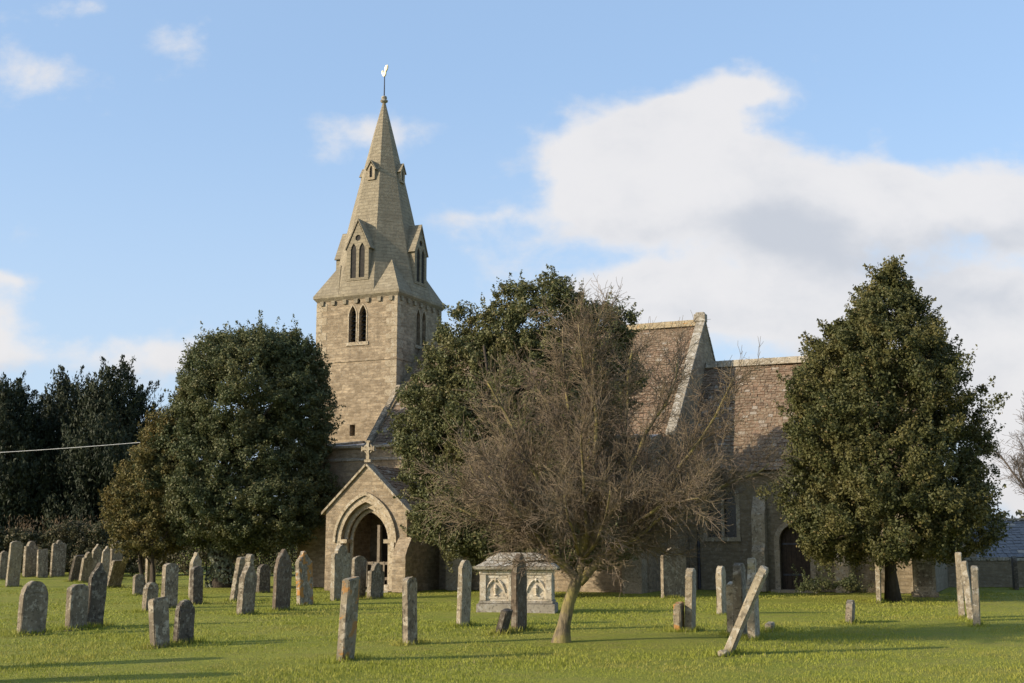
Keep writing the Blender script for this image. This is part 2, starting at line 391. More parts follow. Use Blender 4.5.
# ------------------------------------------------------------------ the church
CR = R(24); CEN = Vector((-5.534, 49.54, 0))
church = empty('church', CEN, -CR)
tag(church, 'old limestone church with broach spire, stone slate roofs and pointed south porch', 'church')
EV = Vector((math.cos(CR), -math.sin(CR), 0)); NV = Vector((math.sin(CR), math.cos(CR), 0))
def local(p): q = Vector(p) - CEN; return q.dot(EV), q.dot(NV)
XA, YA, ZA = Vector((1, 0, 0)), Vector((0, 1, 0)), Vector((0, 0, 1))
HT, ZT = 1.9, 11.5
sides = {'S': (Vector((0, -HT, 0)), XA, -YA), 'E': (Vector((HT, 0, 0)), YA, XA), 'N': (Vector((0, HT, 0)), -XA, YA), 'W': (Vector((-HT, 0, 0)), -YA, -XA)}
def tower():
    t = MB()
    for k, (O, A, Nn) in sides.items():
        holes = [arch_hole(.34, 9.55, 10.62, .42, c) for c in (-.24 + .07, .24 + .07)]
        holes.append([(.07 + .11 * math.cos(a), 11.22 + .11 * math.sin(a)) for a in np.linspace(0, 2 * math.pi, 12, endpoint=False)])
        if k == 'S': holes.append([(-.2, 5.75), (.05, 5.75), (.05, 6.2), (-.2, 6.2)])
        t.panel(O, A, Nn, [(-HT, 0), (HT, 0), (HT, ZT), (-HT, ZT)], holes, .35)
    t.build('tower_wall', 'rubble', church)
    for k, (O, A, Nn) in sides.items():
        # paired belfry lights: pale frame, dark louvres behind
        f = MB()
        for c in (-.17, .31):
            f.ring(O, A, Nn, [(c - .17, 9.55)] + arc_pointed(.34, 10.62, .42, 8, c) + [(c + .17, 9.55)],
                   [(c - .215, 9.55)] + arc_pointed(.43, 10.62, .49, 8, c) + [(c + .215, 9.55)], .018 if c < 0 else .022)
        f.prism([(-.45, 9.40), (.59, 9.40), (.59, 9.535), (-.45, 9.535)], O - Nn * .05, A, ZA, Nn * .09)
        fr = f.build('belfry_window', 'dressed', church)
        l = MB()
        for c in (-.17, .31):
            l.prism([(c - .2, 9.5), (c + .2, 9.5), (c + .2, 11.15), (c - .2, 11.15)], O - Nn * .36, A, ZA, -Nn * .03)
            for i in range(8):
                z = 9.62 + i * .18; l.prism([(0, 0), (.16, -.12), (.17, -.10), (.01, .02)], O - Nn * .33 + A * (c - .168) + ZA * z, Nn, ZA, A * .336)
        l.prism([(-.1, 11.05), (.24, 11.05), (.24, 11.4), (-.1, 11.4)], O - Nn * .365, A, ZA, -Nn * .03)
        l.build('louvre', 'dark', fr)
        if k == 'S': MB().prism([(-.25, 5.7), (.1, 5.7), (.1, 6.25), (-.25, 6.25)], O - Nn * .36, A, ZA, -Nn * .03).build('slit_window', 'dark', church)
    random.seed(5)
    for sx in (-1, 1):
        for sy in (-1, 1):
            q = MB(); z = .02; i = 0
            while z < ZT - .35:
                h = random.uniform(.22, .36); lx, ly = (.52, .28) if i % 2 else (.28, .52)
                x0, y0 = sx * (HT + .012), sy * (HT + .012)
                q.box((x0, y0, z), (x0 - sx * lx, y0 - sy * ly, z + h - .008)); z += h; i += 1
            q.build('quoin', 'dressed', church, bevel=.01)
    c = MB()
    H2 = HT + .12
    c.add([(-HT - .02, -HT - .02, ZT - .18), (HT + .02, -HT - .02, ZT - .18), (HT + .02, HT + .02, ZT - .18), (-HT - .02, HT + .02, ZT - .18),
           (-H2, -H2, ZT - .05), (H2, -H2, ZT - .05), (H2, H2, ZT - .05), (-H2, H2, ZT - .05), (-H2, -H2, ZT + .05), (H2, -H2, ZT + .05), (H2, H2, ZT + .05), (-H2, H2, ZT + .05)],
          [(0, 1, 5, 4), (1, 2, 6, 5), (2, 3, 7, 6), (3, 0, 4, 7), (4, 5, 9, 8), (5, 6, 10, 9), (6, 7, 11, 10), (7, 4, 8, 11), (8, 9, 10, 11), (3, 2, 1, 0)])
    for k, (O, A, Nn) in sides.items():                                  # row of small corbel heads under the spire's eave
        for i in range(7):
            a = -1.62 + i * .54; c.prism([(a - .07, ZT - .36), (a + .07, ZT - .36), (a + .09, ZT - .185), (a - .09, ZT - .185)], O - Nn * .02, A, ZA, Nn * .10)
    c.build('corbel_table', 'spire', church)
    for z in (8.75, 4.2):                                                # two string courses on the tower
        h = HT + .03; MB().box((-h, -h, z), (h, h, z + .08)).build('string_course', 'rubble', church)
tower()
def spire():
    A0, Z0, Z1 = 1.98, ZT + .05, 20.35
    sp = MB(); ang = [R(22.5 + 45 * i) for i in range(8)]
    rr = A0 / math.cos(R(22.5)); steps = 14
    # slightly swelling octagon, the hip angles left crisp
    rings = []
    for j in range(steps + 1):
        f = j / steps; r = rr * (1 - f) + .055 * f + .05 * math.sin(math.pi * f)
        rings.append([(r * math.cos(a), r * math.sin(a), Z0 + (Z1 - Z0) * f) for a in ang])
    vs = [p for r in rings for p in r]
    sp.add(vs, [(j * 8 + i, j * 8 + (i + 1) % 8, (j + 1) * 8 + (i + 1) % 8, (j + 1) * 8 + i) for j in range(steps) for i in range(8)] + [tuple((steps) * 8 + i for i in range(8))])
    o = sp.build('spire', 'spire', church)
    H2 = HT + .115; c = A0 * math.tan(R(22.5))
    for sx in (-1, 1):
        for sy in (-1, 1):
            b = MB(); tip_z = Z0 + 1.45; f = (tip_z - Z0) / (Z1 - Z0); r = (A0 * (1 - f) + .07) / math.sqrt(2)
            b.add([(sx * H2, sy * H2, Z0 + .002), (sx * c * .98, sy * H2, Z0 + .002), (sx * H2, sy * c * .98, Z0 + .002), (sx * r, sy * r, tip_z), (sx * .9, sy * .9, Z0 + .002)],
                  [(0, 1, 3), (0, 3, 2), (1, 4, 3), (4, 2, 3), (0, 2, 4, 1)])
            b.build('broach', 'spire', o)
    def lucarne(ax, w, zb, ze, zt, front, back, lw, nl):
        O, A, Nn = sides[ax]; O = Nn * front
        m = MB(); hw = w / 2
        if nl == 2:
            holes = [arch_hole(lw, zb + .10, ze - .12, .32, c) for c in (-.2, .2)]
            holes.append([(.13 * math.cos(a), ze + .42 + .13 * math.sin(a)) for a in np.linspace(0, 2 * math.pi, 12, endpoint=False)])
        else: holes = [arch_hole(lw, zb + .1, ze - .05, .2)]
        m.panel(O, A, Nn, [(-hw, zb), (hw, zb), (hw, ze), (0, zt - .1), (-hw, ze)], holes, .05)
        D = Nn * (back - front)
        for s in (-1, 1):
            a = O + A * (s * hw); m.add([a + ZA * zb, a + ZA * ze, a + ZA * ze + D, a + ZA * zb + D], [(0, 1, 2, 3)])
        l = m.build('lucarne', 'dressed' if nl == 1 else 'spire', o)
        # roof slabs and raking moulding are one roof piece
        g = MB(); t = .05 * (1 if nl == 2 else .7)
        for s in (-1, 1):
            e = Vector((s * (hw + .05), ze - .06, 0)); p = Vector((0, zt, 0)); dr = (p - e).normalized(); nn = Vector((-dr.y * s, dr.x * s, 0)) * 1
            if nn.y < 0: nn = -nn
            poly = [e, p, p + Vector((0, t * 1.3, 0)), e + nn * t]
            g.prism([(q.x, q.y) for q in poly], O + Nn * .04, A, ZA, D - Nn * .04)
        g2 = g.build('lucarne_roof', 'spire', o)
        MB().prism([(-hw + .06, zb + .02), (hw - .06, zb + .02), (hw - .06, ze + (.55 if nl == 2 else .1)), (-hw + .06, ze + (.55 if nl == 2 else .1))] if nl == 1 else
                   [(-hw + .06, zb + .02), (hw - .06, zb + .02), (hw - .06, ze), (.16, ze + .68), (-.16, ze + .68), (-hw + .06, ze)], O - Nn * .045, A, ZA, -Nn * .01).build('lucarne_shade_plate', 'dark', o)  # flat dark plate, its colour stands for the shade inside the lucarne
    for ax in 'SEWN':
        lucarne(ax, 1.04, 12.1, 13.45, 14.62, 1.90, .95, .27, 2)
        lucarne(ax, .36, 16.6, 17.08, 17.42, .985, .4, .13, 1)
    fn = MB()
    prof = [(.06, 20.30), (.16, 20.36), (.17, 20.42), (.09, 20.47), (.13, 20.53), (.11, 20.6), (.03, 20.64)]
    vs = [(r * math.cos(2 * math.pi * i / 10), r * math.sin(2 * math.pi * i / 10), z) for r, z in prof for i in range(10)]
    fn.add(vs, [(j * 10 + i, j * 10 + (i + 1) % 10, (j + 1) * 10 + (i + 1) % 10, (j + 1) * 10 + i) for j in range(6) for i in range(10)] + [tuple(range(10))[::-1], tuple(60 + i for i in range(10))])
    fn.build('finial', 'coping', o, smooth=True)
    wv = MB().tube([(0, 0, 20.6), (0, 0, 21.55)], [.028, .02], 6).build('weathervane', 'iron', church)
    cock = [(-.36, .20), (-.27, .15), (-.22, .02), (-.12, -.10), (-.02, -.13), (.10, -.10), (.15, .02), (.16, .16), (.26, .26), (.34, .40), (.36, .54), (.28, .62), (.16, .60), (.05, .50), (.02, .36), (-.04, .20), (-.11, .15), (-.15, .24), (-.17, .33), (-.24, .36), (-.29, .30), (-.28, .23)]
    cd = Vector((.94, -.34, 0))                                            # facing, in church axes
    k = MB().prism([(p[0] * .62, p[1] * .66) for p in cock], Vector((0, 0, 21.60)) - Vector((cd.y, -cd.x, 0)) * .035, cd, ZA, Vector((cd.y, -cd.x, 0)) * .07)
    k.build('cockerel', 'gold', wv, bevel=.015)
spire()

def slate_roof(name, eaves0, eaves1, ridge0, parent, mat='slates', course=.155, lap=.035, wmin=.10, wmax=.27, thick=.017, seed=1):
    """rows of real overlapping slates between an eaves line and a ridge line."""
    rd = random.Random(seed); e0, e1, r0 = Vector(eaves0), Vector(eaves1), Vector(ridge0)
    U = (e1 - e0); L = U.length; U.normalize(); V = (r0 - e0); HH = V.length; V.normalize(); N = U.cross(V).normalized()
    if N.z < 0: N = -N
    vs, fs = [], []; y = 0; j = 0
    while y < HH:
        c = course * (1.15 - .45 * y / HH)
        x = -rd.uniform(0, .2)
        while x < L:
            wd = rd.uniform(wmin, wmax); x0, x1 = max(x + .006, 0), min(x + wd - .006, L); x += wd
            if x1 - x0 < .03: continue
            y0 = y - rd.uniform(.0, .06); y1 = min(y + c * 1.5, HH); t = thick * rd.uniform(.8, 1.9); tw = rd.uniform(-.008, .008)
            sag = .05 * math.sin(x * .8 + seed) * math.sin(y * .9 + 1)
            b0 = e0 + N * (lap + sag); o = len(vs)
            for (a, bb, h) in ((x0, y0, t + tw), (x1, y0, t - tw), (x1, y1, -.01), (x0, y1, -.01)): vs.append(b0 + U * a + V * bb + N * h)
            for (a, bb, h) in ((x0, y0, -.012), (x1, y0, -.012)): vs.append(b0 + U * a + V * bb + N * h)
            fs += [(o, o + 1, o + 2, o + 3), (o + 4, o + 5, o + 1, o), (o + 4, o, o + 3), (o + 5, o + 2, o + 1)]
        y += c; j += 1
    m = MB(); m.add(vs, fs); return m.build(name, mat, parent, fix=False)
NW, NE_, NH = 1.93, 13.9, 9.55; NHW, NZ = 4.2, 4.98        # nave: west end, east gable, ridge height, half width, eaves height
def nave():
    g = lambda u, up: [(-NHW, 0), (NHW, 0), (NHW, NZ + up), (0, NH + up), (-NHW, NZ + up)]
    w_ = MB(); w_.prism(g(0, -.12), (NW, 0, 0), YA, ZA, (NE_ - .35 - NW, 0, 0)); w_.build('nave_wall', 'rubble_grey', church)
    MB().prism(g(0, .14), (NE_ - .33, 0, 0), YA, ZA, (.33, 0, 0)).build('nave_gable_wall', 'rubble', church)
    MB().prism([(-NHW, NZ - .7), (-2.0, NZ + 1.6), (-2.0, NH - 2.55), (-NHW, NZ + .12)], (NW + .005, 0, 0), YA, ZA, (.3, 0, 0)).build('nave_gable_wall', 'rubble', church)
    slate_roof('nave_roof', (NW + .3, -NHW - .22, NZ - .24), (NE_ - .32, -NHW - .22, NZ - .24), (NW + .3, 0, NH), church, seed=2)
    slate_roof('nave_roof', (NE_ - .32, NHW + .22, NZ - .24), (NW + .3, NHW + .22, NZ - .24), (NE_ - .32, 0, NH), church, seed=3)
    r = MB(); x = NW + .3
    while x < NE_ - .5:
        l = random.uniform(.42, .52); r.prism([(-.2, -.14), (-.16, -.16), (0, .02), (.16, -.16), (.2, -.14), (0, .12)], (x, random.uniform(-.015, .015), NH + .10), YA, ZA, (l - .012, 0, 0)); x += l
    r.build('ridge_tile', 'ridge', church)
    c = MB(); sl = math.hypot(NHW, NH - NZ)
    for s in (-1, 1):                                                     # raking copings: separate stones up each slope
        n = 8
        for i in range(n):
            f0, f1 = i / n, (i + 1) / n - .006
            P = lambda f, h: (s * NHW * (1 - f) * 1.03, NZ + .14 + (NH - NZ) * f + h)
            c.prism([P(f0, -.02), P(f1, -.02), P(f1, .10), P(f0, .10)], (NE_ - .30 - random.uniform(0, .01), 0, 0), YA, ZA, (.34, 0, 0))
    c.box((NE_ - .38, -.15, NH + .10), (NE_ + .06, .15, NH + .40)); c.box((NE_ - .32, -.10, NH + .40), (NE_, .10, NH + .47))
    c.build('gable_coping', 'coping', church, bevel=.012); c = MB()
    for s in (-1,):
        for i in range(6):
            f0, f1 = i / 6, (i + 1) / 6 - .008
            P = lambda f, h: (-NHW - .15 + (NHW + .15 - 1.95) * f, NZ - .04 + (NHW + .15 - 1.95) * f * (NH - NZ) / NHW + h)
            c.prism([P(f0, -.02), P(f1, -.02), P(f1, .16), P(f0, .16)], (NW - .03 + random.uniform(0, .01), 0, 0), YA, ZA, (.24, 0, 0))
    c.build('gable_coping', 'grave', church, bevel=.012)  # shade on the west coping put into a darker stone colour
    # south aisle with its lead roof and parapet
    V0 = -6.0; W0 = .25; E0 = 13.45
    a = MB()
    win = [(x, 1.2, .0) for x in (8.0, 10.6)]
    holes = [arch_hole(1.1, 1.3, 2.6, .85, x) for x in (8.0, 10.9)]
    a.panel((0, V0, 0), XA, -YA, [(W0, 0), (E0, 0), (E0, 4.85), (W0, 4.85)], holes, .35)
    a.add([(W0, V0, 0), (W0, -1.93, 0), (W0, -1.93, 5.38), (W0, V0, 4.85)], [(0, 1, 2, 3)])
    a.add([(E0, V0, 0), (E0, -4.2, 0), (E0, -4.2, 5.2), (E0, V0, 4.85)], [(0, 1, 2, 3)])
    a.build('aisle_wall', 'rubble', church)
    for x in (8.0, 10.9): window(x, V0, 1.1, 1.3, 2.6, .85)
    p = MB()
    p.prism([(0, 0), (.12, .05), (.12, .13), (-.34, .17), (-.34, .0)], (W0 - .08, V0, 4.86), -YA, ZA, (E0 + .16 - W0, 0, 0))
    p.prism([(0, 0), (.07, .03), (.07, .1), (0, .13)], (W0, V0 + .01, 4.42), -YA, ZA, (E0 - W0, 0, 0))
    p.prism([(V0 - .05, 4.86), (-1.93, 5.40), (-1.93, 5.54), (V0 - .05, 5.0)], (W0 - .1, 0, 0), YA, ZA, (.34, 0, 0))
    p.build('parapet_coping', 'coping', church)
    l = MB(); l.prism([(V0 + .3, 4.85), (-4.2, 5.10), (-4.2, 5.16), (V0 + .3, 4.91)], (W0 + .25, 0, 0), YA, ZA, (E0 - W0 - .3, 0, 0))
    l.prism([(-4.19, 5.10), (-1.93, 5.38), (-1.93, 5.44), (-4.19, 5.16)], (W0 + .25, 0, 0), YA, ZA, (1.9 - W0 - .26, 0, 0))
    x = W0 + .6
    while x < E0 - .3:
        l.prism([(V0 + .32, 4.90), (-4.22, 5.15), (-4.22, 5.20), (V0 + .32, 4.95)], (x, 0, 0), YA, ZA, (.05, 0, 0)); x += .65
    l.build('aisle_roof', 'lead', church)
    gt = MB(); gt.prism([(0, 0), (.16, 0), (.2, .15), (0, .15)], (NW + .32, -NHW - .06, NZ - .30), -YA, ZA, (NE_ - NW - .85, 0, 0)); gt.build('gutter', 'lead_light', church)
    for x in (13.1, 6.9):
        b = MB(); b.prism([(0, 0), (.62, 0), (.62, 1.45), (.42, 1.75), (.42, 2.9), (0, 3.6)], (x - .32, V0, 0), -YA, ZA, (.64, 0, 0)); b.build('buttress', 'dressed', church, bevel=.012)
def window(x, v, w, z0, zs, rise, lights=2):
    f = MB()
    O = Vector((0, v, 0))
    f.ring(O, XA, -YA, [(x - w / 2, z0)] + arc_pointed(w, zs, rise, 8, x) + [(x + w / 2, z0)], [(x - w / 2 - .13, z0)] + arc_pointed(w + .26, zs, rise + .14, 8, x) + [(x + w / 2 + .13, z0)], .03)
    f.prism([(x - w / 2 - .15, z0 - .14), (x + w / 2 + .15, z0 - .14), (x + w / 2 + .15, z0 - .005), (x - w / 2 - .15, z0 - .005)], O + YA * .05, XA, ZA, (0, -.14, 0))
    # mullion and simple intersecting tracery
    f.box((x - .05, v + .12, z0), (x + .05, v + .26, zs + rise * .75))
    for s in (-1, 1):
        c = x + s * w / 4; lw = w / 2 - .04
        f.ring(O + YA * .2, XA, -YA, arc_pointed(lw - .08, zs - .1, .45, 6, c), arc_pointed(lw + .02, zs - .1, .52, 6, c), .055)
    fr = f.build('window', 'grave_buff', church)
    g = MB().prism([(x - w / 2 - .02, z0 - .02), (x + w / 2 + .02, z0 - .02), (x + w / 2 + .02, zs + rise), (x - w / 2 - .02, zs + rise)], (0, v + .3, 0), XA, ZA, (0, .03, 0)).build('pane', 'glass', fr)
nave()
def chancel():
    HWc, ZE, ZR, U0, U1 = 2.85, 4.12, 7.95, NE_ + .005, 21.7
    gab = [(-HWc, 0), (HWc, 0), (HWc, ZE), (0, ZR - .1), (-HWc, ZE)]
    c = MB()
    doors = [(17.35, .98, 2.0, 1.55)]
    holes = [arch_hole(1.0, 1.75, 3.0, .85, 15.05), arch_hole(.98, .06, 1.62, .55, 17.45), arch_hole(.9, 1.6, 3.0, .7, 20.2)]
    c.panel((0, -HWc, 0), XA, -YA, [(U0, 0), (U1, 0), (U1, ZE), (U0, ZE)], holes, .35)
    c.add([(U1, p[0], p[1]) for p in gab] + [(U0, p[0], p[1]) for p in gab], [(0, 1, 2, 3, 4), (1, 2, 7, 6)])
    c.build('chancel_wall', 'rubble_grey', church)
    window(15.05, -HWc, 1.0, 1.75, 3.0, .85); window(20.2, -HWc, .9, 1.6, 3.0, .7)
    dm = MB(); O = Vector((0, -HWc, 0))
    dm.ring(O, XA, -YA, [(17.45 - .49, .06)] + arc_pointed(.98, 1.62, .55, 8, 17.45) + [(17.45 + .49, .06)], [(17.45 - .66, .06)] + arc_pointed(1.32, 1.62, .72, 8, 17.45) + [(17.45 + .66, .06)], .04)
    dm.box((16.7, -HWc - .35, -.05), (18.2, -HWc + .3, .055))
    d = dm.build('priest_door', 'dressed', church)
    db = MB()
    for i in range(6): db.box((16.97 + i * .163, -HWc + .22, .06), (16.97 + i * .163 + .155, -HWc + .26 + .004 * (i % 2), 2.2))
    db.build('door_leaf', 'door', d)
    for z in (.5, 1.5): MB().box((17.0, -HWc + .2, z), (17.75, -HWc + .225, z + .06)).build('hinge', 'iron', d)
    slate_roof('chancel_roof', (U0 + .0, -HWc - .2, ZE - .22), (U1 + .05, -HWc - .2, ZE - .22), (U0, 0, ZR), church, seed=5)
    slate_roof('chancel_roof', (U1 + .05, HWc + .2, ZE - .22), (U0, HWc + .2, ZE - .22), (U1 + .05, 0, ZR), church, seed=6)
    r = MB(); x = U0 + .02
    while x < U1 - .1:
        l = random.uniform(.42, .52); r.prism([(-.2, -.14), (-.16, -.16), (0, .02), (.16, -.16), (.2, -.14), (0, .12)], (x, random.uniform(-.015, .015), ZR + .09), YA, ZA, (l - .012, 0, 0)); x += l
    r.build('ridge_tile', 'grave_buff', church)
    e = MB(); e.prism([(0, 0), (.10, .04), (.10, .12), (0, .12)], (U0, -HWc, ZE - .34), -YA, ZA, (U1 - U0, 0, 0)); e.build('eaves_cornice', 'coping', church)
    for x in (16.35, 19.0, 21.4):
        b = MB(); b.prism([(0, 0), (.5, 0), (.5, 1.3), (.36, 1.5), (.36, 2.5), (0, 3.1)], (x - .22, -HWc, 0), -YA, ZA, (.44, 0, 0)); b.build('buttress', 'dressed', church, bevel=.012)
    dp = MB().tube([(U0 + .35, -HWc - .09, .05), (U0 + .35, -HWc - .09, 3.75)], .05, 8); dp.build('downpipe', 'iron', church)
chancel()
def porch():
    UC, VF, HWp, ZE, ZP = 4.46, -8.3, 1.55, 2.62, 4.10
    O = Vector((UC, VF, 0))
    m = MB()
    hole = arch_hole(1.86, .02, 1.62, 1.28, 0, 10)
    m.panel(O, XA, -YA, [(-HWp, 0), (HWp, 0), (HWp, ZE), (0, ZP), (-HWp, ZE)], [hole], .42)
    for s in (-1, 1): m.box((UC + s * HWp, VF + .002, 0), (UC + s * (HWp - .4), -6.002, ZE - .1))
    m.build('porch_wall', 'rubble', church)
    a = MB(); arch = lambda wd, ex: [(-wd / 2, .02)] + arc_pointed(wd, 1.62, 1.28 + ex, 10) + [(wd / 2, .02)]
    a.ring(O, XA, -YA, arch(1.87, 0), arch(2.2, .2), .035); 
    a.ring(O + YA * .2, XA, -YA, arch(1.56, -.19), arch(1.85, -.01), .05)
    a.ring(O + YA * .36, XA, -YA, arch(1.34, -.32), arch(1.56, -.19), .05)
    hm = lambda wd, ex: arc_pointed(wd, 1.58, 1.32 + ex, 10)
    a.ring(O, XA, -YA, hm(2.24, .22), hm(2.42, .34), .10)
    for s in (-1, 1):                                                     # capitals and side shafts
        a.box((UC + s * .70, VF - .04, 1.55), (UC + s * 1.06, VF + .38, 1.68)); a.box((UC + s * .72, VF - .03, .0), (UC + s * 1.06, VF + .36, .22))
    a.build('porch_arch', 'dressed', church)
    for s in (1,):
        b = MB(); b.prism([(0, 0), (.42, 0), (.42, 1.15), (.28, 1.4), (0, 1.75)], (UC + s * 1.5 - .24, VF, 0), -YA, ZA, (.48, 0, 0)); b.build('porch_buttress', 'rubble', church)
    c = MB()
    for s in (-1, 1):
        for i in range(6):
            f0, f1 = i / 6, (i + 1) / 6 - .008
            P = lambda f, h: (s * (HWp + .14) * (1 - f), ZE - .13 + (ZP - ZE + .13) * f + h)
            c.prism([P(f0, 0), P(f1, 0), P(f1, .09), P(f0, .09)], O + YA * .35, XA, ZA, (0, -.43 - random.uniform(0, .01), 0))
    c.build('porch_coping', 'grave_buff', church)
    slate_roof('porch_roof', (UC - HWp - .15, -6.0, ZE - .14), (UC - HWp - .15, VF + .3, ZE - .14), (UC, -6.0, ZP + .02), church, seed=8)
    slate_roof('porch_roof', (UC + HWp + .15, VF + .3, ZE - .14), (UC + HWp + .15, -6.0, ZE - .14), (UC, VF + .3, ZP + .02), church, seed=9)
    x = MB(); z = ZP + .12; q = O + YA * .1                               # cross on the porch gable: arms, ring and foot
    def bx(x0, x1, z0, z1): x.box((UC + x0, VF + .02, z + z0), (UC + x1, VF + .16, z + z1))
    bx(-.12, .12, 0, .09); bx(-.06, .06, .09, .24); bx(-.05, .05, .24, .66); bx(-.20, -.052, .40, .50); bx(.052, .20, .40, .50); bx(-.085, .085, .66, .72); bx(-.25, -.202, .37, .53); bx(.202, .25, .37, .53)
    ri = [(.12 * math.cos(t), z + .45 + .12 * math.sin(t)) for t in np.linspace(0, 2 * math.pi, 17)]; ro = [(.17 * math.cos(t), z + .45 + .17 * math.sin(t)) for t in np.linspace(0, 2 * math.pi, 17)]
    x.ring(O + YA * .13, XA, -YA, ri, ro, .08)
    x.build('gable_cross', 'grave_buff', church)
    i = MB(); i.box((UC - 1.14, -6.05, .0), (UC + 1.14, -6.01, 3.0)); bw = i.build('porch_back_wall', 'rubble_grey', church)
    d = MB()
    for k in range(7): d.box((UC - .62 + k * .18, -6.12, .05), (UC - .62 + k * .18 + .17, -6.07 + .003 * (k % 2), 2.35))
    d.build('church_door', 'door', church)
    n = MB(); n.box((UC + .14, VF + .52, .02), (UC + .24, VF + .62, 2.15))
    n.build('inner_screen', 'oldwood', church)
    g = MB()
    for z in (.35, .85): g.box((UC - .93, VF + .46, z), (UC + .93, VF + .51, z + .09))
    for k in range(9): g.box((UC - .90 + k * .22, VF + .445, .12), (UC - .90 + k * .22 + .06, VF + .459, .95))
    g.build('porch_gate', 'oldwood', church)
    MB().box((UC - 1.1, VF - .38, -.02), (UC + 1.1, VF + .6, .03)).build('porch_step', 'coping', church)
porch()

# ------------------------------------------------------------------ vegetation
def inside_church(P, pad=.25):
    """mask of points that would poke into the church (roofs and walls)."""
    q = P - np.array(CEN); u = q @ np.array(EV); v = q @ np.array(NV); z = P[:, 2]
    nave_top = 9.55 - 1.09 * np.abs(v) + pad * 1.4
    ins = (u > -2.1) & (u < 14.1) & (v > -4.3 - pad) & ((z < nave_top) | (u < 2.1))
    ins |= (u > 0) & (u < 13.7) & (v > -6.05 - pad) & (z < 5.3 + pad)
    ins |= (u > 13.8) & (u < 22) & (v > -3.0 - pad) & (z < 7.95 - 1.34 * np.abs(v) + pad * 1.5)
    ins |= (u > 2.6) & (u < 6.3) & (v > -8.5 - pad) & (z < 4.7)
    return ins
def leaf_cards(name, C, Nrm, size, mat, parent, aspect=.5, base=None, seed=1, tdir=None, jitter=.7):
    r = np.random.default_rng(seed); n = len(C)
    Nn = Nrm / (np.linalg.norm(Nrm, axis=1, keepdims=True) + 1e-9) + r.normal(0, jitter, (n, 3)) ; Nn /= np.linalg.norm(Nn, axis=1, keepdims=True)
    t = r.normal(0, 1, (n, 3)) if tdir is None else tdir + r.normal(0, .35, (n, 3))
    t -= Nn * (t * Nn).sum(1, keepdims=True); t /= np.linalg.norm(t, axis=1, keepdims=True)
    b = np.cross(Nn, t); l = (size * r.uniform(.65, 1.25, n))[:, None]; wv = l * aspect * .5; l = l * .5
    fold = Nn * wv * .45
    V = np.stack([C - t * l, C + b * wv + fold + t * l * .1, C + t * l, C - b * wv + fold + t * l * .1], 1).reshape(-1, 3)
    return raw_mesh(name, V, np.arange(4 * n), 4, mat, parent)
def sprigs(P, D, n, per, seed, lmin=.25, lmax=.6, up=.5):
    """young shoots that stand out of the crown's outline: leaves strung along short curved twigs."""
    r = np.random.default_rng(seed); k = r.choice(len(P), n); d = D[k] + r.normal(0, .35, (n, 3)) + np.array([0, 0, up]); d /= np.linalg.norm(d, axis=1, keepdims=True)
    L = r.uniform(lmin, lmax, n)[:, None, None]; s = r.random((n, per, 1)); C = P[k][:, None] + D[k][:, None] * .16 + d[:, None] * s * L + np.array([0, 0, .25]) * (s * L) ** 2 + r.normal(0, 1, (n, per, 3)) * (.075 * (1.15 - s))
    return C.reshape(-1, 3), np.repeat(d, per, 0) + r.normal(0, .6, (n * per, 3))
def lobe_clumps(lobes, n, seed, depth=.35):
    """clump centres and outward directions spread through the outer shell of a union of ellipsoids (centre, radii)."""
    r = np.random.default_rng(seed); c = np.array([l[0] for l in lobes], float); rad = np.array([l[1] for l in lobes], float)
    area = (rad[:, 0] * rad[:, 1] + rad[:, 0] * rad[:, 2] + rad[:, 1] * rad[:, 2]); k = r.choice(len(lobes), n * 3, p=area / area.sum())
    d = r.normal(0, 1, (n * 3, 3)); d /= np.linalg.norm(d, axis=1, keepdims=True)
    f = 1 - depth * r.random(n * 3) ** 1.6 + np.abs(r.normal(0, .07, n * 3)) * (r.random(n * 3) < .5)
    P = c[k] + d * rad[k] * f[:, None]
    keep = np.ones(len(P), bool)
    for i in range(len(lobes)):
        e = (((P - c[i]) / rad[i]) ** 2).sum(1); keep &= (e > .42) | (k == i)
    keep &= P[:, 2] > .15
    return P[keep][:n], d[keep][:n]
def clump_leaves(P, D, per, rc, seed, squash=.75):
    r = np.random.default_rng(seed); n = len(P)
    rr = r.uniform(.45, 1.4, n) ** 1.2 * rc
    d = r.normal(0, 1, (n, per, 3)) + D[:, None, :] * .75; d /= np.linalg.norm(d, axis=2, keepdims=True)
    f = r.random((n, per, 1)) ** .45
    off = d * f * rr[:, None, None]; off[:, :, 2] *= squash
    return (P[:, None, :] + off).reshape(-1, 3), (d + D[:, None, :] * .4).reshape(-1, 3)
def limb(rd, p, d, L, r0, r1, n=7, wob=.12, up=.03):
    pts = [Vector(p)]; d = Vector(d).normalized()
    for i in range(n):
        d = (d + Vector((rd.gauss(0, wob), rd.gauss(0, wob), rd.gauss(0, wob) + up))).normalized(); pts.append(pts[-1] + d * (L / n))
    return pts, [r0 + (r1 - r0) * i / n for i in range(n + 1)]
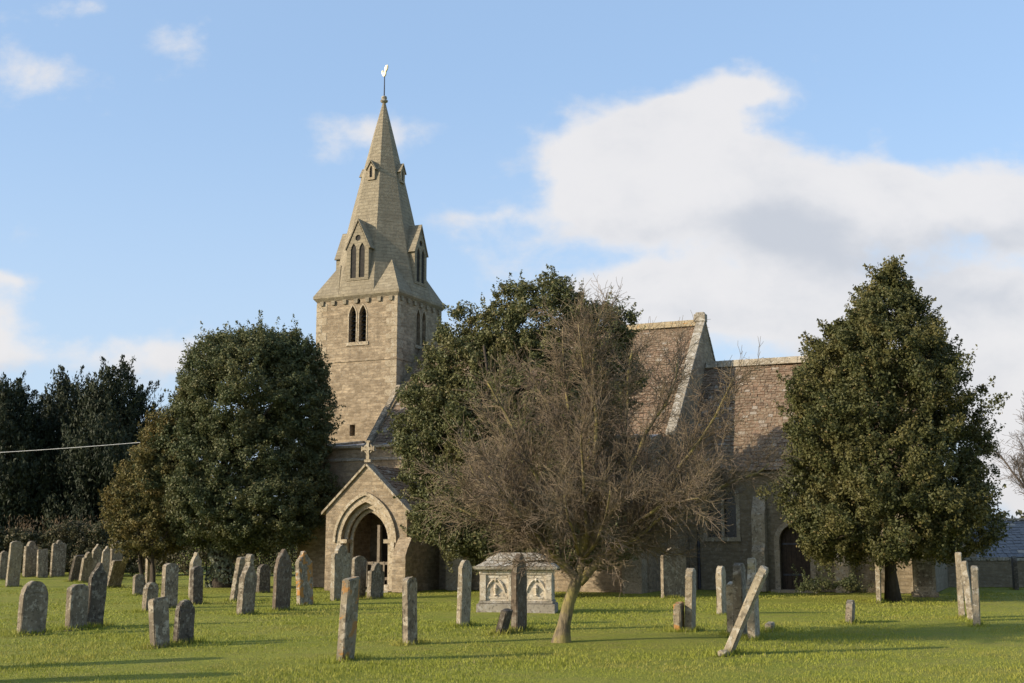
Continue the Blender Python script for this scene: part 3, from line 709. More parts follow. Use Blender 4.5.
def evergreen(name, base, lobes, label, n, per, rc, size, mat, seed, trunk_h, trunk_r, limbs=14, squash=.8, cat='tree', group=None, jitter=.7, aspect=.52, bark='bark', stems=1, depth=.55):
    base = Vector(base); rd = random.Random(seed)
    t = empty(name, base); tag(t, label, cat, group)
    P, D = lobe_clumps(lobes, n, seed, depth); k = ~inside_church(P + np.array(base), .35); P, D = P[k], D[k]
    C, Nn = clump_leaves(P, D, per, rc, seed + 1, squash)
    C2, N2 = sprigs(P, D, n // 2, 34, seed + 5); C, Nn = np.concatenate([C, C2]), np.concatenate([Nn, N2])
    k = (~inside_church(C + np.array(base), .08)) & (C[:, 2] > .06); C, Nn = C[k], Nn[k]
    leaf_cards('crown', C, Nn, np.full(len(C), size), mat, t, aspect, seed=seed + 2, jitter=jitter)
    m = MB()
    for s in range(stems):
        o = Vector((rd.uniform(-.35, .35), rd.uniform(-.2, .2), 0)) * (stems > 1)
        pts, rs = limb(rd, o - Vector((0, 0, .1)), (o.x * .4, o.y * .4, 1), trunk_h, trunk_r * rd.uniform(.8, 1), trunk_r * .22, 9, .05)
        rs[0] *= 1.5; m.tube(pts, rs, 9)
        for i in range(limbs // stems):
            j = rd.randint(2, len(pts) - 2); tgt = Vector(P[rd.randrange(len(P))]) * 1.0; st = pts[j]
            mid = st.lerp(tgt, .5) + Vector((rd.gauss(0, .2), rd.gauss(0, .2), -.15)); r = rs[j] * .5
            m.tube([st, st.lerp(mid, .5) + Vector((0, 0, .05)), mid, mid.lerp(tgt, .55), tgt], [r, r * .8, r * .6, r * .35, .012], 6)
    m.build('trunk', bark, t, smooth=True)
    return t
def px_lobes(base, Y, items, depth=.85, dmax=9):
    """ellipsoids measured in the photograph at distance Y, turned into metres round the tree's base."""
    out = []
    for it in items:
        cx, cy, rx, ry = it[:4]; dy = it[4] if len(it) > 4 else 0
        c = at(cx, cy, Y + dy); e = at(cx + rx, cy, Y + dy); u = at(cx, cy - ry, Y + dy)
        out.append(((c.x - base.x, Y + dy - base.y, c.z), (abs(e.x - c.x), min(abs(e.x - c.x) * depth, dmax), abs(u.z - c.z))))
    return out

# holm oak beside the tower
Y = 42.6; b = Vector((at(222, 589, Y).x, Y, 0))
holm = evergreen('holm_oak', b, px_lobes(b, Y, [(250, 400, 66, 66), (236, 478, 72, 70), (272, 465, 56, 76, .4), (208, 400, 28, 38), (215, 370, 27, 30), (255, 366, 44, 34), (286, 362, 27, 26), (298, 420, 30, 60), (222, 506, 54, 38, -.4), (262, 510, 58, 36, -.5), (184, 455, 30, 46, -.3), (166, 488, 26, 38, -.2), (257, 340, 9, 11), (290, 342, 9, 10), (312, 380, 12, 30), (303, 485, 26, 46, .2), (225, 352, 12, 14)], .9, 3.0),
                 'broad dark evergreen tree beside the church tower, with pale ivy round its foot', 2700, 140, .31, .095, 'holly', 11, 6.5, .30, jitter=1.0)
# ivy on the foot of that tree
P, D = [], []
rr = np.random.default_rng(5); nI = 1500
a = rr.uniform(0, 2 * np.pi, nI); z = rr.uniform(0, 1.7, nI); d = np.stack([np.cos(a), np.sin(a), np.full(nI, .2)], -1)
leaf_cards('ivy', np.stack([0, 0, 0] + np.stack([(.42 + .16 * np.sin(z * 5 + a * 2)) * np.cos(a), (.42 + .16 * np.sin(z * 4 + a)) * np.sin(a), z], -1)), d, np.full(nI, .13), 'ivy', holm, .8, seed=9)
# bronze shrub
b = Vector((at(150, 588, 42.2).x, 42.2, 0))
evergreen('shrub', b, px_lobes(b, 42.2, [(156, 478, 32, 48), (140, 505, 28, 38), (172, 455, 22, 36), (148, 532, 32, 24, -.2), (178, 500, 22, 46, .2), (166, 432, 14, 16), (120, 515, 12, 20)], .9, 1.6),
          'bronze-brown bushy shrub leaning out from the dark evergreen beside the tower', 330, 130, .30, .10, 'yew_brown', 21, 2.6, .10, 12, cat='shrub', stems=3, jitter=1.0)
# laurel in front of the nave
b = Vector((at(515, 598, 36.6).x, 36.6, 0))
evergreen('bay_tree', b, px_lobes(b, 36.6, [(548, 324, 44, 36), (600, 335, 28, 28), (508, 345, 32, 40), (625, 324, 10, 12), (474, 372, 34, 38), (440, 402, 26, 38), (446, 460, 34, 50), (428, 394, 24, 26), (450, 352, 18, 20), (418, 430, 20, 36), (462, 503, 46, 40, -.3), (525, 410, 74, 80), (552, 460, 62, 70), (500, 512, 62, 38, -.4), (560, 522, 50, 34), (606, 385, 32, 40), (468, 316, 9, 9), (424, 468, 18, 40), (455, 335, 14, 12), (560, 290, 16, 10), (520, 300, 22, 16), (590, 540, 42, 24), (545, 546, 56, 22, -.2), (455, 524, 40, 28, -.2), (500, 540, 44, 24, -.2), (585, 345, 44, 40), (480, 430, 60, 60)], .75, 2.3),  # lowest middle lobes added to keep the sun off the wall behind
          'tall loose evergreen tree of several stems in front of the nave, behind the bare tree', 2300, 120, .31, .095, 'laurel', 31, 7.6, .16, 24, stems=4, jitter=1.0)
# pyramid evergreen by the chancel
def pyramid():
    Yp = 34.0; base = Vector((at(893, 597, Yp).x, Yp, 0)); seed = 41; rd = random.Random(seed)
    prof = [(266, 886, 2), (282, 886, 11), (304, 883, 30), (328, 881, 50), (350, 878, 68), (375, 877, 78), (400, 877, 87), (425, 879, 93), (450, 882, 97), (475, 884, 99), (500, 885, 99), (525, 884, 97), (545, 884, 90), (562, 882, 62)]
    zz = np.array([at(512, p[0], Yp).z for p in prof])[::-1]; cx = np.array([at(p[1] + 3, p[0], Yp).x - base.x for p in prof])[::-1]; rr = np.array([p[2] / FPX * Yp * .92 for p in prof])[::-1]
    r = np.random.default_rng(seed); n = 1800
    zc = r.uniform(zz[0], zz[-1], n * 6); R_ = np.interp(zc, zz, rr); k = r.random(n * 6) < (R_ + .25) / (R_.max() + .25); zc, R_ = zc[k][:n], R_[k][:n]
    a = r.uniform(0, 2 * np.pi, len(zc)); lump = 1 + .09 * np.sin(3 * a + 1.7 * zc) + .08 * np.sin(5 * a - 2.6 * zc + 1) + np.abs(r.normal(0, .10, len(zc))) * (r.random(len(zc)) < .5)
    f = (1 - .65 * r.random(len(zc)) ** 1.6) * lump
    P = np.stack([np.interp(zc, zz, cx) + R_ * f * np.cos(a), R_ * f * np.sin(a) * .92, zc], -1); D = np.stack([np.cos(a), np.sin(a), np.full(len(a), .35)], -1)
    k = ~inside_church(P + np.array(base), .3); P, D = P[k], D[k]
    t = empty('pyramid_evergreen', base); tag(t, 'tall pyramid-shaped evergreen tree in front of the chancel, dense to its low skirt', 'tree')
    C, Nn = clump_leaves(P, D, 140, .28, seed + 1, 1.0); C2, N2 = sprigs(P, D, 1300, 34, seed + 5, .2, .5, .5); C, Nn = np.concatenate([C, C2]), np.concatenate([Nn, N2]); k = ~inside_church(C + np.array(base), .08); C, Nn = C[k], Nn[k]
    leaf_cards('crown', C, Nn, np.full(len(C), .09), 'holly_dark', t, .55, seed=seed + 2, jitter=1.0)
    m = MB(); pts, rs = limb(rd, (0, 0, -.1), (-.02, 0, 1), 8.6, .17, .03, 10, .025); rs[0] = .25; m.tube(pts, rs, 10)
    for i in range(34):
        j = rd.randint(1, 8); q = Vector(P[rd.randrange(len(P))]); st = pts[j]
        if abs(q.z - st.z) > 1.8: continue
        m.tube([st, st.lerp(q, .5) + Vector((0, 0, -.1)), q], [rs[j] * .35, rs[j] * .22, .012], 6)
    m.build('trunk', 'bark', t, smooth=True)
pyramid()
# dark cypresses beyond the hedge
def cypress(cx, top, hw, Yc, seed, label, n=800):
    base = Vector((at(cx, 575, Yc).x, Yc, 0)); H = at(cx, top, Yc).z; W = hw / FPX * Yc; r = np.random.default_rng(seed); rd = random.Random(seed)
    t = empty('cypress_tree', base); tag(t, label, 'tree', 'dark cypress trees beyond the hedge')
    zc = H * (1 - r.random(n) ** .62); zc = np.clip(zc, .3, H * .985); R_ = W * np.clip((1 - zc / H) * 2.0, 0, 1) ** .8 * (1 - .25 * np.clip(.25 - zc / H, 0, 1))
    a = r.uniform(0, 2 * np.pi, n); f = (1 - .5 * r.random(n) ** 1.5) * (1 + .16 * np.sin(3 * a + zc)) 
    P = np.stack([R_ * f * np.cos(a), R_ * f * np.sin(a), zc], -1); out = np.stack([np.cos(a), np.sin(a), np.zeros(n)], -1)
    per = 120; L = r.uniform(.8, 1.9, n); ax = out * .42 + np.array([0, 0, 1.0]); ax /= np.linalg.norm(ax, axis=1, keepdims=True)
    s = r.random((n, per, 1)); C = P[:, None] + ax[:, None] * s * L[:, None, None] + r.normal(0, 1, (n, per, 3)) * (.30 * (1 - s) + .03)
    C = C.reshape(-1, 3); k = C[:, 2] > .1; Nn = np.repeat(out, per, 0); T = np.repeat(ax, per, 0)
    leaf_cards('crown', C[k], Nn[k], np.full(k.sum(), .22), 'conifer', t, .36, seed=seed, tdir=T[k])
    m = MB(); pts, rs = limb(rd, (0, 0, -.1), (0, 0, 1), H * .93, .26, .03, 8, .02); m.tube(pts, rs, 8); m.build('trunk', 'bark', t, smooth=True)
cypress(108, 381, 62, 66, 51, 'widest and tallest dark cypress of the row beyond the hedge')
cypress(60, 392, 54, 69, 52, 'dark cypress with a slim tip, standing between two other cypresses beyond the hedge')
cypress(-2, 398, 50, 65, 53, 'dark cypress at the outer end of the row, cut by the photo edge')
cypress(84, 412, 56, 71, 54, 'low dark cypress filling the gap behind the two tallest cypresses')

def hedge(name, x0, x1, Yh, H, depth, n, label, mat, seed, size=.11, dy=0., group=None, stems=0):
    base = Vector(((x0 + x1) / 2, Yh, 0)); t = empty(name, base); tag(t, label, 'hedge', group); r = np.random.default_rng(seed); L = (x1 - x0) / 2
    x = r.uniform(-L, L, n); h = H * (.84 + .10 * np.sin(x * 1.1 + seed) + .07 * np.sin(x * 2.9)); s = r.random(n)
    top = s < .36; y = np.where(top, r.uniform(-depth, depth, n), np.where(r.random(n) < .8, -depth, depth) + r.normal(0, .1, n)); z = np.where(top, h, r.uniform(.1, 1, n) * h)
    P = np.stack([x, y + dy * x, z], -1); D = np.stack([np.zeros(n), np.where(top, 0, np.sign(y)), np.where(top, 1., .3)], -1)
    C, Nn = clump_leaves(P, D, 70, .36, seed, .9); k = C[:, 2] > .04
    leaf_cards('foliage', C[k], Nn[k], np.full(k.sum(), size), mat, t, .5, seed=seed)
    m = MB(); rd = random.Random(seed)
    for i in range(int(2 * L / .5)):
        xx = -L + .25 + i * .5; m.tube([(xx, dy * xx, -.05), (xx + rd.uniform(-.1, .1), dy * xx, H * .4), (xx + rd.uniform(-.2, .2), dy * xx, H * .85)], [.03, .022, .01], 5)
    m.build('stem', 'bark', t)
    return t
xa, xb = at(-60, 560, 56).x, at(330, 560, 56).x
hd = hedge('hedge', xa, xb, 58, 2.5, .9, 1000, 'dark overgrown boundary hedge with bleached stems along its top, behind the old headstones', 'hedge', 61, .12)
r = np.random.default_rng(8); n = 900                                     # dead flower stems standing along its top
x = r.normal(0, .22, n) + r.choice(r.uniform(-7, 6, 22), n); z = 2.0 + r.random(n) ** 2 * .8
leaf_cards('dead_stem', np.stack([x, r.uniform(-.9, .4, n), z], -1), np.tile([0, -1., 0], (n, 1)), np.full(n, .24), 'dry', hd, .10, seed=3, tdir=np.tile([.1, 0, 1.], (n, 1)))
# low plants at the foot of the chancel wall
for cx, wd, lb, sd in ((815, 26, 'low dark leafy plant at the foot of the chancel wall beside the priest door', 71), (846, 20, 'smaller low leafy plant at the foot of the sunlit stretch of chancel wall', 72)):
    b = Vector((at(cx, 592, 37.5).x, 37.5, 0))
    evergreen('low_plant', b, px_lobes(b, 37.5, [(cx, 590, wd * .6, 11), (cx + wd * .4, 592, wd * .5, 7)], .6, .4), lb, 26, 60, .16, .07, 'holly', sd, .3, .02, 5, cat='plant', group='low plants along the chancel wall')

# ------------------------------------------------------------------ the bare tree
def bare_tree(base, seed, label, name, Hs, lean, limbs, cat, mats, density=1., trunk_h=1.08, trunk_r=.103, kmin=.0029, group=None):
    rd = random.Random(seed); t = empty(name, base); tag(t, label, cat, group)
    tr, cr = MB(), []
    pts = [Vector((0, 0, -.08)), Vector((lean * .15, 0, trunk_h * .25)), Vector((lean * .45, .02, trunk_h * .6)), Vector((lean, .03, trunk_h))]
    pts.insert(1, Vector((.01, 0, .06))); tr.tube(pts, [trunk_r * 2.0, trunk_r * 1.5, trunk_r * 1.08, trunk_r * .95, trunk_r * .98], 14)
    fork = pts[-1]; prim = []
    for (dx, dy, dz, L) in ((-.5, -.1, .9, .75), (.62, .05, .8, .85), (.1, .2, 1, .8)):
        q, rs = limb(rd, fork - Vector((0, 0, .12)), (dx, dy, dz), L * trunk_h / 1.15, trunk_r * .80, trunk_r * .55, 6, .08, .01); tr.tube(q, rs, 9); prim.append(q)
    def grow(p, d, L, r0, lev, wob, up):
        n = max(3, int(L / .14)) if lev < 3 else 3
        q, rs = limb(rd, p, d, L, r0, max(r0 * (.28 if lev < 2 else .5), kmin), n, wob, up)
        return q, rs
    def side(q, i, lo=.32, hi=.82):
        d = (q[min(i + 1, len(q) - 1)] - q[max(i - 1, 0)]).normalized(); a = rd.uniform(0, 2 * math.pi); o = d.orthogonal().normalized(); o = Matrix.Rotation(a, 3, d) @ o
        an = rd.uniform(lo, hi); return (d * math.cos(an) + o * math.sin(an) + Vector((0, 0, .10))).normalized()
    for (dx, dy, dz, L, r0) in limbs:
        pq = prim[0] if dx < -.2 else prim[1] if dx > .5 else prim[2]; st = pq[rd.choice((3, 4, 5, 6))]
        q, rs = grow(st, (dx, dy, dz), L * Hs * 1.08, r0, 0, .085, .018)
        tr.tube(q, rs, 8); n1 = int(L * Hs * 7.0 * density)
        for k in range(n1):
            f = .07 + .93 * k / n1; i = min(int(f * (len(q) - 1)), len(q) - 2); p = q[i].lerp(q[i + 1], f * (len(q) - 1) - i)
            l1 = Hs * (.42 + .62 * rd.random()) * (1.15 - .5 * f); q1, r1 = grow(p, side(q, i), l1, max(rs[i] * .42, .007), 1, .13, .03)
            (tr if r1[0] > .016 else None) and tr.tube(q1, r1, 5) or cr.append((q1, r1))
            if r1[0] > .016: cr.pop() if cr and cr[-1][0] is q1 else None
            n2 = int(l1 * 18 * density)
            for k2 in range(n2):
                f2 = .12 + .88 * k2 / max(n2, 1); i2 = min(int(f2 * (len(q1) - 1)), len(q1) - 2); p2 = q1[i2].lerp(q1[i2 + 1], f2 * (len(q1) - 1) - i2)
                l2 = Hs * rd.uniform(.22, .6); q2, r2 = grow(p2, side(q1, i2, .4, .95), .92 * l2, .0045, 2, .17, .012); cr.append((q2, r2))
                for k3 in range(rd.randint(3, 6)):
                    i3 = rd.randrange(len(q2) - 1); q3, r3 = grow(q2[i3], side(q2, i3, .5, 1.15), Hs * rd.uniform(.10, .34), .0036, 3, .2, .0); cr.append((q3, r3))
    tr.build('trunk', mats[0], t, smooth=True)
    c = MB()
    for q, rs in cr: c.tube(q, rs, 3, False)
    c.build('twigs', mats[1], t, fix=False)
    print('bare tree twigs', len(cr)); return t
b = ground(561, 643)
LB = [(-1.0, -.2, .65, 1.7, .034), (-1.0, .1, .75, 2.0, .036), (-.9, -.6, .7, 1.5, .03), (.9, -.8, .5, 2.0, .034), (.3, -1.0, .35, 1.8, .034), (-.2, -1.0, .5, 1.9, .034), (-1.0, -.1, .8, 2.0, .038), (-.75, .5, 1.0, 2.5, .042), (-.55, -.45, 1.1, 2.9, .045), (-.32, .4, 1.2, 3.3, .046), (-.10, -.35, 1.3, 3.55, .048), (.10, .3, 1.3, 3.65, .048), (.28, -.3, 1.25, 3.6, .048), (.48, .25, 1.15, 3.4, .048), (.70, -.25, 1.0, 3.2, .046), (.95, .3, .8, 2.9, .05), (1.1, -.15, .55, 2.5, .042), (1.1, .1, .55, 2.3, .036), (.85, .7, .6, 2.4, .042), (.9, -.7, .55, 2.3, .042), (-.75, -.6, .7, 1.8, .036), (.3, -.9, .9, 2.3, .042), (.2, .95, .95, 2.4, .042), (-.5, .8, .8, 2.0, .036), (-.85, .3, .9, 2.2, .042), (0, 0, 1.3, 3.6, .045)]
bare_tree(b, 81, 'leafless spreading tree with mossy forked trunk and a dense haze of brown twigs', 'bare_tree', 1.0, .30, LB, 'tree', ('bark_moss', 'twig'))
b = Vector((at(1056, 560, 80).x, 80, 0))
bare_tree(b, 85, 'distant leafless tree beyond the slate-roofed shed, half cut by the photo edge', 'bare_tree', 2.1, .1, [(-.6, 0, 1, 2.6, .12), (-.2, .3, 1.2, 3.2, .13), (.3, -.2, 1.2, 3.3, .13), (.7, .1, .9, 2.7, .11), (-.9, -.2, .7, 2.2, .1)], 'tree', ('twig_grey', 'twig_grey'), .35, 2.2, .26, .014)

# ------------------------------------------------------------------ far surroundings
def shed():
    c = at(1015, 560, 47); t = empty('slate_roofed_shed', Vector((c.x + 2.0, 47, 0)), R(-8)); tag(t, 'low stone shed with a blue-grey slate roof beyond the pyramid evergreen', 'shed')
    L, Dp, ze, zr = 3.2, 3.0, 1.05, 2.42
    m = MB(); m.prism([(0, 0), (Dp, 0), (Dp, zr - .5), (Dp * .8, zr - .04), (0, ze)], (-L, 0, 0), YA, ZA, (2 * L, 0, 0)); m.build('wall', 'rubble_grey', t)
    slate_roof('roof', (-L - .15, -.2, ze - .05), (L + .15, -.2, ze - .05), (-L - .15, Dp * .8, zr), t, 'blue_slate', .24, wmin=.24, wmax=.34, thick=.012, seed=11)
    slate_roof('roof', (L + .15, Dp + .1, zr - .6), (-L - .15, Dp + .1, zr - .6), (L + .15, Dp * .8, zr), t, 'blue_slate', .24, wmin=.24, wmax=.34, thick=.012, seed=12)
    MB().box((-L - .15, Dp * .8 - .1, zr + .03), (L + .15, Dp * .8 + .1, zr + .11)).build('ridge', 'coping', t)
shed()
def boundary_wall():
    a = at(958, 585, 43.5); t = empty('boundary_wall', Vector((a.x, 43.5, 0)), R(-6)); tag(t, 'low dark rubble boundary wall in shade below the slate-roofed shed', 'wall')
    MB().box((-.3, 0, 0), (9, .38, .92)).build('masonry', 'rubble_grey', t)
    m = MB(); x = -.34
    while x < 8.9:
        l = random.uniform(.35, .6); m.box((x, -.05, .924), (x + l - .01, .43, .924 + random.uniform(.09, .13))); x += l
    m.build('coping', 'coping', t, bevel=.02)
boundary_wall()
def far_wood():
    r = np.random.default_rng(91); n = 1500
    x = np.concatenate([r.uniform(-260, -30, 700), r.uniform(30, 260, 800)]); y = 165 + r.uniform(-6, 14, n) + .12 * np.abs(x); h = 4.2 + 1.6 * np.sin(x * .11) + 1.2 * np.sin(x * .31 + 1)
    P = np.stack([x, y, r.random(n) ** .6 * h], -1); C, Nn = clump_leaves(P, np.tile([0, -.5, .6], (n, 1)), 26, 2.0, 92, .8); k = C[:, 2] > .05
    o = leaf_cards('far_treeline', C[k], Nn[k], np.full(k.sum(), 1.0), 'hedge', None, .6, seed=93); tag(o, 'far dark line of hedges and trees along the horizon', 'trees', None, 'stuff')
far_wood()
def cable():
    p0 = at(-60, 455.5, 60); p1 = at(318, 425, 49.0); pts = []
    for i in range(25):
        f = i / 24; p = p0.lerp(p1, f); pts.append(p - Vector((0, 0, .28 * 4 * f * (1 - f) * .5)))
    o = MB().tube(pts, .013, 6).build('overhead_cable', 'lead'); tag(o, 'thin pale overhead cable crossing in front of the dark cypresses', 'cable')
cable()

# ------------------------------------------------------------------ gravestones
def outline(style, W, H, rd):
    h = W / 2
    arcp = lambda cx, cz, rx, rz, a0, a1, n: [(cx + rx * math.cos(a0 + (a1 - a0) * i / n), cz + rz * math.sin(a0 + (a1 - a0) * i / n)) for i in range(n + 1)]
    if style == 'round': top = arcp(0, H - h, h, h, 0, math.pi, 14)
    elif style == 'segment': top = arcp(0, H - h * .45, h, h * .45, 0, math.pi, 12)
    elif style == 'flat': top = [(h, H - .03), (h * .9, H), (-h * .9, H - .02), (-h, H - .05)]
    elif style == 'gothic': top = [(p[0], p[1]) for p in arc_pointed(W, H - W * .95, W * .95, 8)][::-1]
    elif style == 'shoulder':
        k = h * .62; top = [(h, H - .30), (h * .98, H - .24), (k, H - .22)] + arcp(0, H - .22, k, .22, 0, math.pi, 10) + [(-k, H - .22), (-h * .98, H - .24), (-h, H - .30)]
    elif style == 'ogee':
        top = [(h, H - .34), (h * .96, H - .28), (h * .70, H - .20), (h * .5, H - .15), (h * .30, H - .10), (h * .18, H - .03), (0, H), (-h * .18, H - .03), (-h * .30, H - .10), (-h * .5, H - .15), (-h * .70, H - .20), (-h * .96, H - .28), (-h, H - .34)]
    elif style == 'scroll':
        top = [(h, H - .26)] + arcp(h * .70, H - .24, h * .3, .10, 0, math.pi * .8, 5) + arcp(0, H - .16, h * .42, .16, .1, math.pi - .1, 8) + arcp(-h * .70, H - .24, h * .3, .10, math.pi * .2, math.pi, 5) + [(-h, H - .26)]
    elif style == 'finial':
        top = [(h, H - .52), (h * .75, H - .40), (h * .3, H - .26), (h * .22, H - .17)] + arcp(0, H - .1, h * .34, .10, -.9, math.pi + .9, 10) + [(-h * .22, H - .17), (-h * .3, H - .26), (-h * .75, H - .40), (-h, H - .52)]
    else: top = [(h, H), (-h, H)]
    pts = [(-h, -.35), (h, -.35)] + top
    return [(p[0] + rd.gauss(0, .004), p[1] + rd.gauss(0, .004)) for p in pts]
GROUP = 'weathered headstones standing in the churchyard grass'
def headstone(px, base, top, wpx, style, lean, mat, label, seed, T=.11, yaw=0., slump=0., name='headstone'):
    rd = random.Random(seed * 31 + 5); g = ground(px, base); Y = g.y
    H = at(px, top, Y).z / max(math.cos(R(lean)), .6)
    wm = wpx / FPX * Y; th = CR + R(yaw) - math.atan2(g.x, g.y); th = abs(th)
    W = min(max((wm - T * math.cos(th)) / max(math.sin(th), .12), .34), .92)
    m = MB(); m.prism(outline(style, W, H, rd), (-T / 2, 0, 0), YA, ZA, (T, 0, 0))
    o = m.build(name, mat, None, Vector((g.x, g.y, 0)), bevel=.014)
    bm = bmesh.new(); bm.from_mesh(o.data)
    bmesh.ops.subdivide_edges(bm, edges=[e for e in bm.edges if e.calc_length() > .25], cuts=3, use_grid_fill=True)
    for v in bm.verts: v.co += Vector((rd.gauss(0, .003), rd.gauss(0, .004), rd.gauss(0, .004)))
    bm.to_mesh(o.data); bm.free()
    while o.data.uv_layers: o.data.uv_layers.remove(o.data.uv_layers[0])
    o.rotation_euler = (R(slump), R(lean), -CR - R(yaw)); tag(o, label, 'headstone', GROUP); return o
G, B_, K, O_ = 'grave', 'grave_buff', 'grave_dark', 'grave_orange'
STONES = [
 (2, 580, 551, 9, 'round', 0, G, 'grey headstone half cut by the photo edge in the row before the hedge'),
 (12, 587, 541, 13, 'segment', 2, B_, 'tall smooth buff headstone with a curved top, first whole stone by the hedge'),
 (29, 577, 541, 13, 'shoulder', 1, G, 'shaded shouldered headstone next to the tall curved one before the hedge'),
 (42, 578, 549, 11, 'flat', -2, G, 'short shaded headstone in the shade between two taller ones by the hedge'),
 (57, 577, 540, 14, 'scroll', 0, G, 'wide upright headstone with a scrolled top under the pale hedge stems'),
 (74, 581, 555, 12, 'flat', 13, K, 'small dark headstone tilting steeply beside another tilted stone near the hedge'),
 (84, 582, 552, 11, 'shoulder', 9, G, 'narrow tilted headstone with bright lit edge, second of the leaning pair'),
 (94, 580, 544, 10, 'ogee', 4, G, 'thin headstone with a curled top rising behind the leaning pair'),
 (105, 578, 546, 10, 'ogee', 1, B_, 'ornate-topped headstone standing close beside a broader one, far back by the bronze shrub'),
 (115, 579, 541, 12, 'scroll', 0, G, 'broad headstone with scrolled head, tallest beside the bronze shrub'),
 (113, 587, 560, 15, 'flat', 14, G, 'thin slab tilting strongly towards the bronze shrub in front of the ornate stones'),
 (31, 633, 581, 27, 'round', 0, G, 'squat round-topped grey headstone standing alone nearest the camera in the open grass'),
 (76, 628, 584, 21, 'segment', 1, G, 'grey curved-top headstone overlapping the taller leaning stone beside it'),
 (93, 626, 562, 19, 'ogee', 4, K, 'dark taller headstone with uneven top behind the grey curved-top one'),
 (138, 595, 574, 11, 'segment', 0, G, 'small low headstone under the bronze shrub'),
 (149, 611, 582, 15, 'round', 2, G, 'small round headstone behind the leaning flat-topped one'),
 (169, 608, 563, 16, 'segment', 0, G, 'tall plain headstone with a slightly curved top in front of the ivy-footed evergreen'),
 (160, 646, 597, 18, 'flat', -5, G, 'flat-topped grey headstone leaning back, paired with a dark round one'),
 (183, 643, 600, 20, 'round', 0, K, 'dark speckled round-topped headstone paired with the leaning flat-topped one'),
 (196, 604, 566, 13, 'segment', 0, K, 'dark plain headstone directly in front of a taller stone, by the ivy-covered trunk'),
 (194, 598, 552, 12, 'ogee', 2, B_, 'taller buff headstone just behind the dark plain one, beside the ivy-covered trunk'),
 (150, 585, 544, 10, 'segment', 0, B_, 'sunlit buff headstone under the branches of the bronze shrub'),
 (237, 600, 557, 15, 'flat', 9, G, 'flat grey headstone tilting behind the stone with a knob finial'),
 (245, 614, 554, 17, 'finial', 4, G, 'tapering pale headstone crowned by a small knob finial'),
 (263, 593, 564, 14, 'round', 0, K, 'small dark round headstone between the finial stone and the pointed brown stone'),
 (281, 610, 549, 18, 'gothic', 0, 'grave_brown', 'tall dark brown pointed headstone near the porch'),
 (305, 605, 551, 17, 'ogee', -4, O_, 'leaning headstone with orange lichen on its ornate head, near the porch wall'),
 (340, 600, 545, 19, 'shoulder', 0, B_, 'large shouldered headstone in front of the porch arch pillar'),
 (358, 598, 556, 15, 'segment', 0, G, 'curved-top headstone standing in the porch opening, next to the large shouldered one'),
 (375, 598, 563, 16, 'shoulder', 1, G, 'lower headstone in the middle of the porch opening'),
 (345, 660, 577, 17, 'flat', 4, O_, 'tall narrow headstone with orange lichen patches in the open grass before the porch'),
 (410, 644, 577, 14, 'segment', -1, G, 'tall thin grey headstone seen nearly edge-on, between the porch and the chest tomb'),
 (463, 625, 560, 14, 'round', 2, B_, 'slim buff headstone seen edge-on just beside the chest tomb'),
 (519, 630, 553, 16, 'gothic', 0, 'grave_brown', 'tall dark pointed headstone in front of the chest tomb'),
 (501, 633, 609, 13, 'flat', 16, K, 'short broken headstone tilting at the foot of the dark pointed stone'),
 (679, 631, 602, 10, 'flat', 1, O_, 'short orange-brown stump of a stone beside a tall thin headstone'),
 (690, 630.5, 568, 11, 'round', 2, B_, 'tall thin buff headstone edge-on, next to the short orange-brown stump'),
 (722, 615, 566, 10, 'round', 0, B_, 'slender pale headstone edge-on standing by itself before the chancel wall'),
 (741, 637, 563, 13, 'round', 0, G, 'wide dark grey headstone behind the fallen-looking leaning stone'),
 (732, 634, 582, 8, 'flat', 1, B_, 'short narrow buff stone against the wide dark grey headstone'),
 (728, 653, 566, 10, 'round', 25, B_, 'pale headstone leaning far over, propped like a fallen post'),
 (754, 639, 558, 12, 'finial', 0, B_, 'thin headstone with a dark ball-shaped head behind the far-leaning stone'),
 (770, 630, 622, 7, 'flat', 0, B_, 'tiny stub of stone in the grass past the far-leaning stone'),
 (879, 601, 544, 8, 'flat', 1, B_, 'tall pale edge-on headstone under the pyramid evergreen'),
 (850, 622.5, 600, 10, 'segment', 4, G, 'short isolated stub of headstone in open grass before the pyramid evergreen'),
 (962, 618, 552, 8, 'flat', 0, B_, 'tall pale edge-on headstone with notched face, standing apart from a close pair'),
 (971.5, 621, 561, 7, 'flat', -4, B_, 'thin leaning headstone just behind another in the close pair past the pyramid evergreen'),
 (977, 626, 566, 9, 'flat', 1, B_, 'upright pale headstone in front of its leaning neighbour in the close pair'),
 (674, 597, 547, 26, 'shoulder', 0, G, 'broad shaded shouldered headstone by the aisle buttress'),
 (1016, 590, 556, 10, 'segment', 0, K, 'dark shaded headstone near the boundary wall under the slate-roofed shed'),
]
for i, (px, bs, tp, wp, st, ln, mt, lb) in enumerate(STONES):
    edge = px > 600
    if px == 674: headstone(px, bs, tp, wp, st, ln, mt, lb, i, .12, 30)
    elif px == 728: headstone(px, bs, tp, wp, st, ln, mt, lb, i, .12, -4)
    else: headstone(px, bs, tp, wp, st, ln, mt, lb, i, (.15 if px in (741,) else .13) if edge else random.Random(i).uniform(.10, .14), random.Random(i + 9).uniform(-5, 5) if not edge else random.Random(i).uniform(-6, 0), random.Random(i + 3).uniform(-2, 2))
